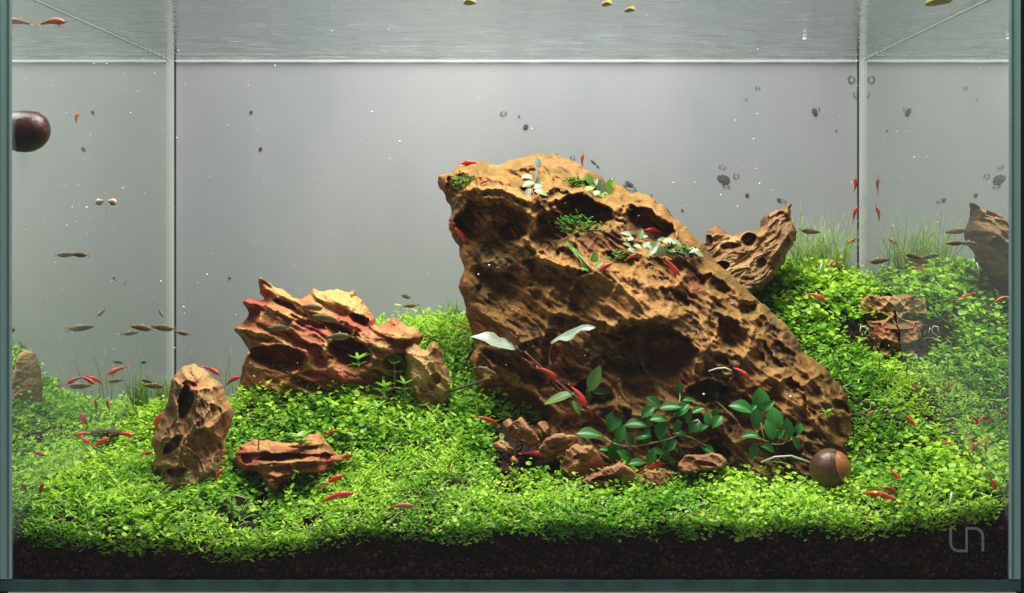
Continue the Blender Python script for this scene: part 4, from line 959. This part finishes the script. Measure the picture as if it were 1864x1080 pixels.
for a in [
 (97,40,-4,58,'pale orange shrimp just under the water surface at upper left',.03,'p'),
 (140,214,75,26,'pale pink shrimp clinging upright to the left glass near the dark snail',.06,'p'),
 (857,297,185,42,'bright red shrimp perched on the top left knob of the huge stone'),
 (880,332,20,24,'small red shrimp beside the moss on the top left of the huge stone'),
 (1060,291,82,28,'tiny upright red shrimp behind the crest of the huge stone',.20),
 (838,427,-58,52,'dim red shrimp hanging head down on the shaded left face of the huge stone'),
 (938,430,-70,34,'dark red shrimp inside the big hollow on the left of the huge stone'),
 (1190,420,178,40,'scarlet shrimp sitting above the dull round leaves on the huge stone'),
 (1098,489,30,44,'red shrimp on the ledge beside the thin olive sprout'),
 (1150,467,20,26,'pinkish red shrimp next to the little moss tuft'),
 (1226,490,-62,52,'red shrimp climbing head down below the cluster of dull round leaves'),
 (1557,336,95,31,'upright red shrimp on the back glass, upper of the two by the right seam',.285),
 (1556,388,70,32,'curved red shrimp on the back glass, lower of the two by the right seam',.285),
 (1549,440,30,24,'small red shrimp swimming left of the right seam above the grass',.27),
 (1488,540,-30,40,'red shrimp on the bright mound right of the huge stone'),
 (1534,492,85,36,'orange red shrimp behind the dark shard in the back right',.27,'p'),
 (841,595,-20,32,'orange shrimp at the top of the carpet left of the huge stone',None,'p'),
 (1000,680,-40,46,'long dark red shrimp on the left foot of the huge stone, upper of a pair',None,'r',.012),
 (1056,722,-58,54,'large red shrimp beside the yellow green leaf, lower of a pair',None,'r',.014),
 (888,765,-28,46,'dark red shrimp at the shaded left foot of the huge stone'),
 (978,827,-10,62,'red shrimp lying along the bare soil before the thin orange slab'),
 (1185,850,8,64,'red shrimp stretched over the rusty shards below the leaf cluster'),
 (1350,678,-38,40,'red shrimp on the lower right face of the huge stone above the rosette'),
 (386,674,-28,42,'red shrimp perched on top of the upright stone'),
 (424,692,25,38,'dull red shrimp in the gap right of the top of the upright stone'),
 (286,770,65,48,'deep red shrimp climbing along the left side of the upright stone'),
 (264,828,20,36,'red shrimp at the lower left foot of the upright stone'),
 (398,864,48,34,'dull red shrimp on the shaded carpet between the upright and the low stone'),
 (622,785,-10,48,'red shrimp above the right end of the low orange stone'),
 (628,833,15,38,'red shrimp at the right tip of the low orange stone'),
 (606,874,22,48,'red shrimp on the carpet, upper of two right of the low orange stone'),
 (614,904,8,66,'long bright red shrimp on the carpet, lower of two below the low orange stone'),
 (733,921,-4,50,'brownish red shrimp on the soil edge at the front left',None,'p'),
 (818,848,60,20,'tiny red shrimp facing out of a dark gap in the middle carpet'),
 (1606,903,175,66,'bright red shrimp lying level right of the big brown snail'),
 (1620,892,-30,44,'red shrimp crossing over the level shrimp right of the big brown snail'),
 (1633,868,-55,40,'red shrimp just above the crossing pair at right'),
 (1727,811,-52,38,'orange red shrimp slanting on the right carpet, near the dark streak',None,'p'),
 (1769,810,-84,32,'orange shrimp standing upright on the right carpet',None,'p'),
 (1657,765,-55,30,'red shrimp tucked in the right carpet midway up'),
 (1808,880,-70,32,'small red shrimp by the right glass near the front'),
 (1667,706,-55,32,'dull red shrimp at the right glass below the seedling',None,'p'),
 (1584,756,60,28,'faint red shrimp in the carpet close to the huge stone\'s right edge',None,'p'),
 (1776,765,-60,22,'tiny red shrimp by the right glass above the orange shrimps'),
 (160,692,-30,36,'red shrimp hovering over the left carpet nearest the glass reflection'),
 (197,738,85,28,'orange shrimp upright on the left carpet',None,'p'),
 (183,806,30,40,'red shrimp in the middle of the left carpet'),
 (228,791,-8,40,'red shrimp resting on dark debris in the left carpet'),
 (75,889,60,28,'red shrimp at the lower left near the glass'),
 (1820,546,25,34,'orange shrimp on the upper bank at the right glass',None,'p'),
 ]: shrimp(*a)

# ------------------------------------------------------------------ small fish
def fish_parts():
    n = 12; pts = []; rad = []
    for i in range(n):
        t_ = i/(n-1); pts.append(Vector((-.36+.82*t_, 0, .0)))
        rad.append(.02+.115*math.sin(max(0,min(1,t_*.98+.02))**.75*math.pi)**.85 if i < n-1 else .012)
    b = MB(); b.add(*tube(pts, rad, 8, .5, (0,1,0)))
    tl = MB(); a = Vector((-.34,0,0))
    for s in (-1,1): tl.add([(-.36,.004,.012*s),(-.36,-.004,.012*s),(-.55,0,.13*s),(-.50,0,.02*s)], [(0,2,3),(1,3,2),(0,1,2),(0,3,1)])
    df = MB(); df.add([(.05,.004,.115),(.05,-.004,.115),(-.06,0,.20),(-.12,.004,.085),(-.12,-.004,.085)], [(0,2,3),(1,4,2),(0,1,2),(2,4,3)])
    e1 = MB(); e1.add(*uvsphere(.028, (.38,-.036,.02), 6, 4)); e2 = MB(); e2.add(*uvsphere(.028, (.38,.036,.02), 6, 4))
    return [('body', proto(b, 'fish_body', M['fish'])), ('tail_fin', proto(tl, 'fish_tail_fin', M['fish_fin'])), ('dorsal_fin', proto(df, 'fish_dorsal_fin', M['fish_fin'])), ('eye', proto(e1, 'fish_eye', M['eye'])), ('eye', proto(e2, 'fish_eye', M['eye']))]
FP = fish_parts()
for (px, py, ang, yaw, ln, y, label) in [
 (145,464,180,.2,38,.12,'little brown striped fish swimming alone in open water at left'),
 (258,597,180,.1,48,.16,'brown fish leading the pair by the left seam'),
 (297,597,180,.1,50,.18,'brown fish following in the pair crossing the left seam'),
 (333,607,180,.3,32,.26,'small brown fish just right of the left seam'),
 (293,570,130,.6,24,.2,'small tilted fish above the pair by the left seam'),
 (281,703,180,.15,46,.17,'brown fish low at left, beside the top of the upright stone'),
 (268,694,180,.4,30,.2,'smaller brown fish just above the low one at left'),
 (262,660,200,.8,24,.2,'tiny brown fish over the back left grass'),
 (739,540,170,.9,34,.25,'tan fish turning away above the jagged red stone\'s right end'),
 (747,557,180,.1,30,.27,'slim dark fish below the turning tan fish'),
 (1474,421,-4,.2,44,.24,'slender grey brown fish before the back right grass'),
 (1600,475,0,.1,46,.2,'plump brown fish just right of the right seam'),
 (1662,467,-20,.15,40,.15,'brown fish slanting down right of the plump one'),
 (1738,443,180,.2,36,.1,'small orange brown fish near the right glass'),
 (359,516,90,1.2,20,.27,'tiny fish end on right of the left seam'),
 (570,560,178,.1,48,.13,'grey brown fish passing before the upper part of the jagged red stone'),
 (592,579,178,.1,54,.12,'grey brown fish just below the first one before the jagged red stone'),
 (507,597,176,.15,46,.14,'grey brown fish before the left end of the jagged red stone'),
 (617,613,182,.1,54,.11,'lowest grey brown fish before the middle of the jagged red stone'),
 (885,675,-14,.15,46,.085,'tan fish before the dark lower left of the huge stone')]:
    make('small_fish', P(px, py, safe_y(px, y)), ang+random.uniform(-9, 9), yaw, mm(ln, safe_y(px, y)), FP, label, 'fish', 'small brown fish swimming in the tank')

# ------------------------------------------------------------------ snails
def snail(c, r, axis, label, shell, lipm, foot_dir=None, hd=.92, skew=0):
    """neritid snail: domed shell with a low spiral, a lip round the opening and a foot"""
    root = empty('snail', c, label, 'snail')
    n, mseg = 28, 14; V = []; Fc = []
    for j in range(mseg+1):
        th = math.pi*.60*j/mseg
        for i in range(n):
            a = 2*math.pi*i/n; k = 1+.05*math.sin(a*1+th*3)+.012*math.sin(th*26+a)
            V.append(Vector((r*k*math.sin(th)*math.cos(a)*1.0, r*.96*math.sin(th)*math.sin(a)*k, r*(hd*math.cos(th)))))
    for j in range(mseg):
        for i in range(n): Fc.append((j*n+i, (j+1)*n+i, (j+1)*n+(i+1)%n, j*n+(i+1)%n))
    Fc.append(tuple(range(n-1,-1,-1)))
    B = basis(axis[0], axis[1])
    rot = lambda vs: [B @ Vector(v) for v in vs]
    obj('shell', rot(V), Fc, shell, root)
    mb = MB(); v, f = uvsphere(r*.34, (r*.62, 0, r*.42), 12, 8); mb.add(rot(v), f); mb.build('spire', shell, root)
    mb = MB(); th = math.pi*.60; ring = [Vector((r*math.sin(th)*math.cos(a), r*.96*math.sin(th)*math.sin(a), r*hd*math.cos(th))) for a in np.linspace(0, 2*math.pi, 25)]
    v, f = tube(ring, [r*.10]*25, 6); mb.add(rot(v), f); mb.build('shell_lip', lipm, root)
    mb = MB(); v, f = uvsphere(r*.82, (0,0,-r*.36), 14, 6, 1, .9, .22); mb.add(rot(v), f); mb.build('foot', M['foot'] if foot_dir else lipm, root)
    return root
h = hit(1512, 835, .0)
yS = .046
def banded_snail(c, r, label):
    """round shell seen from behind: a broad brown whorl, an orange last whorl beyond a dark suture"""
    root = empty('snail', c, label, 'snail'); n, mseg = 36, 24
    ax = Vector((.80, -.42, .22)).normalized(); V = []; A = []; Bf = []
    for j in range(mseg+1):
        th = math.pi*j/mseg
        for i in range(n):
            a = 2*math.pi*i/n; v = Vector((math.sin(th)*math.cos(a), math.sin(th)*math.sin(a), math.cos(th)))
            d = v.dot(ax); k = 1-.05*math.exp(-((d-.52)/.05)**2)+.012*math.sin(d*40)
            V.append(Vector((v.x*r*k, v.y*r*k*.9, v.z*r*k*.97)))
    for j in range(mseg):
        for i in range(n):
            f = (j*n+i, (j+1)*n+i, (j+1)*n+(i+1)%n, j*n+(i+1)%n)
            d = sum((V[q] for q in f), Vector()).normalized().dot(ax); (Bf if d > .52 else A).append(f)
    obj('shell', V, A, M['snail_brown'], root); obj('shell_lip', V, Bf, M['lip'], root)
    u = ax.orthogonal().normalized(); w = ax.cross(u); rr = math.sqrt(1-.52**2)
    ring = [(ax*.52+(u*math.cos(a)+w*math.sin(a))*rr)*r*.985 for a in np.linspace(0, 2*math.pi, 33)]
    ring = [Vector((p.x, p.y*.9, p.z*.97)) for p in ring]
    mb = MB(); mb.add(*tube(ring, [r*.035]*33, 5)); mb.build('suture', M['snail_dark'], root)
    mb = MB(); mb.add(*uvsphere(r*.7, (0, r*.25, -r*.5), 14, 6, 1, .8, .35)); mb.build('foot', M['snail_dark'], root)
banded_snail(P(1511,853,yS), mm(37,yS), 'big glossy brown nerite snail at the lower right tip of the huge stone')
ys = .016; cs = P(60, 238, ys)
snail(Vector((-TW+.0008, ys, cs.z)), mm(38, ys), ((.1,.3,1), (.95,-.30,.1)), 'large almost black nerite snail stuck to the left glass near the front', M['snail_dark'], M['snail_dark'], 1, 1.22)
yb = .149; cb = P(207, 368, yb); cb.x = -TW+.0052
root = empty('snail', cb, 'tiny cream baby snail on the middle of the left glass', 'snail')
mb = MB(); mb.add(*uvsphere(.0026, (0,0,0), 14, 9)); mb.build('shell', M['baby'], root)
mb = MB(); mb.add(*uvsphere(.0012, (-.0026,-.0004,.0007), 8, 6)); mb.build('foot', M['foot'], root)

# dark debris on the left carpet, twig, shells
def bit(px, py, w, h_, label, cat, m='debris', name='debris_clump', off=.003):
    a = hit(px, py, off)
    if a is None: return
    V, Fc = subdiv(ICO2_V, ICO2_F); V = V*np.array([mm(w,a.y)/2, mm(w,a.y)/3, mm(h_,a.y)/2])*(1+.25*fbm(V[:,0]*3+px, V[:,1]*3+V[:,2]*2, 3, 3))[:,None]
    o = obj(name, V, Fc, M[m]); o.location = a; tag(o, label, cat)
bit(205,788,30,16,'dark brown debris lump in the left carpet, left of the red shrimp', 'debris')
bit(150,822,44,14,'dark debris under the upright shrimp on the left carpet', 'debris')
a0 = P(815,712,.15)
mb = MB(); mb.add(*[[q-a0 for q in tube([P(815,714,.15),P(850,703,.145),P(890,690,.14)], [.0006,.0010,.0007], 6)[0]], tube([P(815,714,.15),P(850,703,.145),P(890,690,.14)], [1,1,1], 6)[1]])
o = mb.build('twig', M['debris']); o.location = a0; tag(o, 'thin dark twig lying between the pale tan stone and the huge stone', 'twig')
# floating leaf bits and bubble at the water surface
for (px, py, w, lab) in [(1147,17,18,'yellow leaf scrap floating at the surface above the huge stone'),(1805,18,24,'yellow leaf scrap floating at the surface at upper right'),(855,3,22,'yellowish leaf scrap floating at the top edge near the middle'),(1712,1,40,'long yellow leaf scrap floating at the top edge at right'),(1105,6,18,'pale green leaf scrap floating at the surface near the yellow one')]:
    y = (WZ-CZ)*F/(PY-py)-D; c = P(px, py, y); r = mm(w, y)/2
    V = [(math.cos(a)*r*(1+.2*math.sin(3*a)), math.sin(a)*r*2.2, -.0008+.0003*math.sin(2*a)) for a in np.linspace(0, 2*math.pi, 17)[:-1]]+[(0,0,-.0014)]
    o = obj('floating_leaf', V, [(i, (i+1)%16, 16) for i in range(16)], M['yellow']); o.location = c; tag(o, lab, 'leaf')
y = (WZ-CZ)*F/(PY-71)-D; c = P(1465,71,y); mb = MB(); mb.add(*uvsphere(mm(4,y), (0,0,-.0004), 12, 8, 1, 1, .4)); o = mb.build('air_bubble', M['bubble']); o.location = c
tag(o, 'single white bubble resting under the water surface at right', 'bubble')
# white specks drifting in the water
C = []
while len(C) < 420:
    px, py, y = rng.uniform(30,1830), rng.uniform(10,900), rng.uniform(.01,.28); y = safe_y(px, y); p = P(px, py, y)
    if p.z > WZ-.003 or p.z < float(_zt(p.x, p.y))+.004: continue
    C.append(tuple(p))
C = np.array(C); R = np.clip(.00026*np.exp(rng.normal(size=len(C))*.5), .00015, .0007)
V, Fa = scatter_balls(C, R, ICO_V, ICO_F, .4)
tag(obj('drifting_speck', V, Fa, M['speck']), 'tiny white specks drifting all through the water', 'specks', kind='stuff')
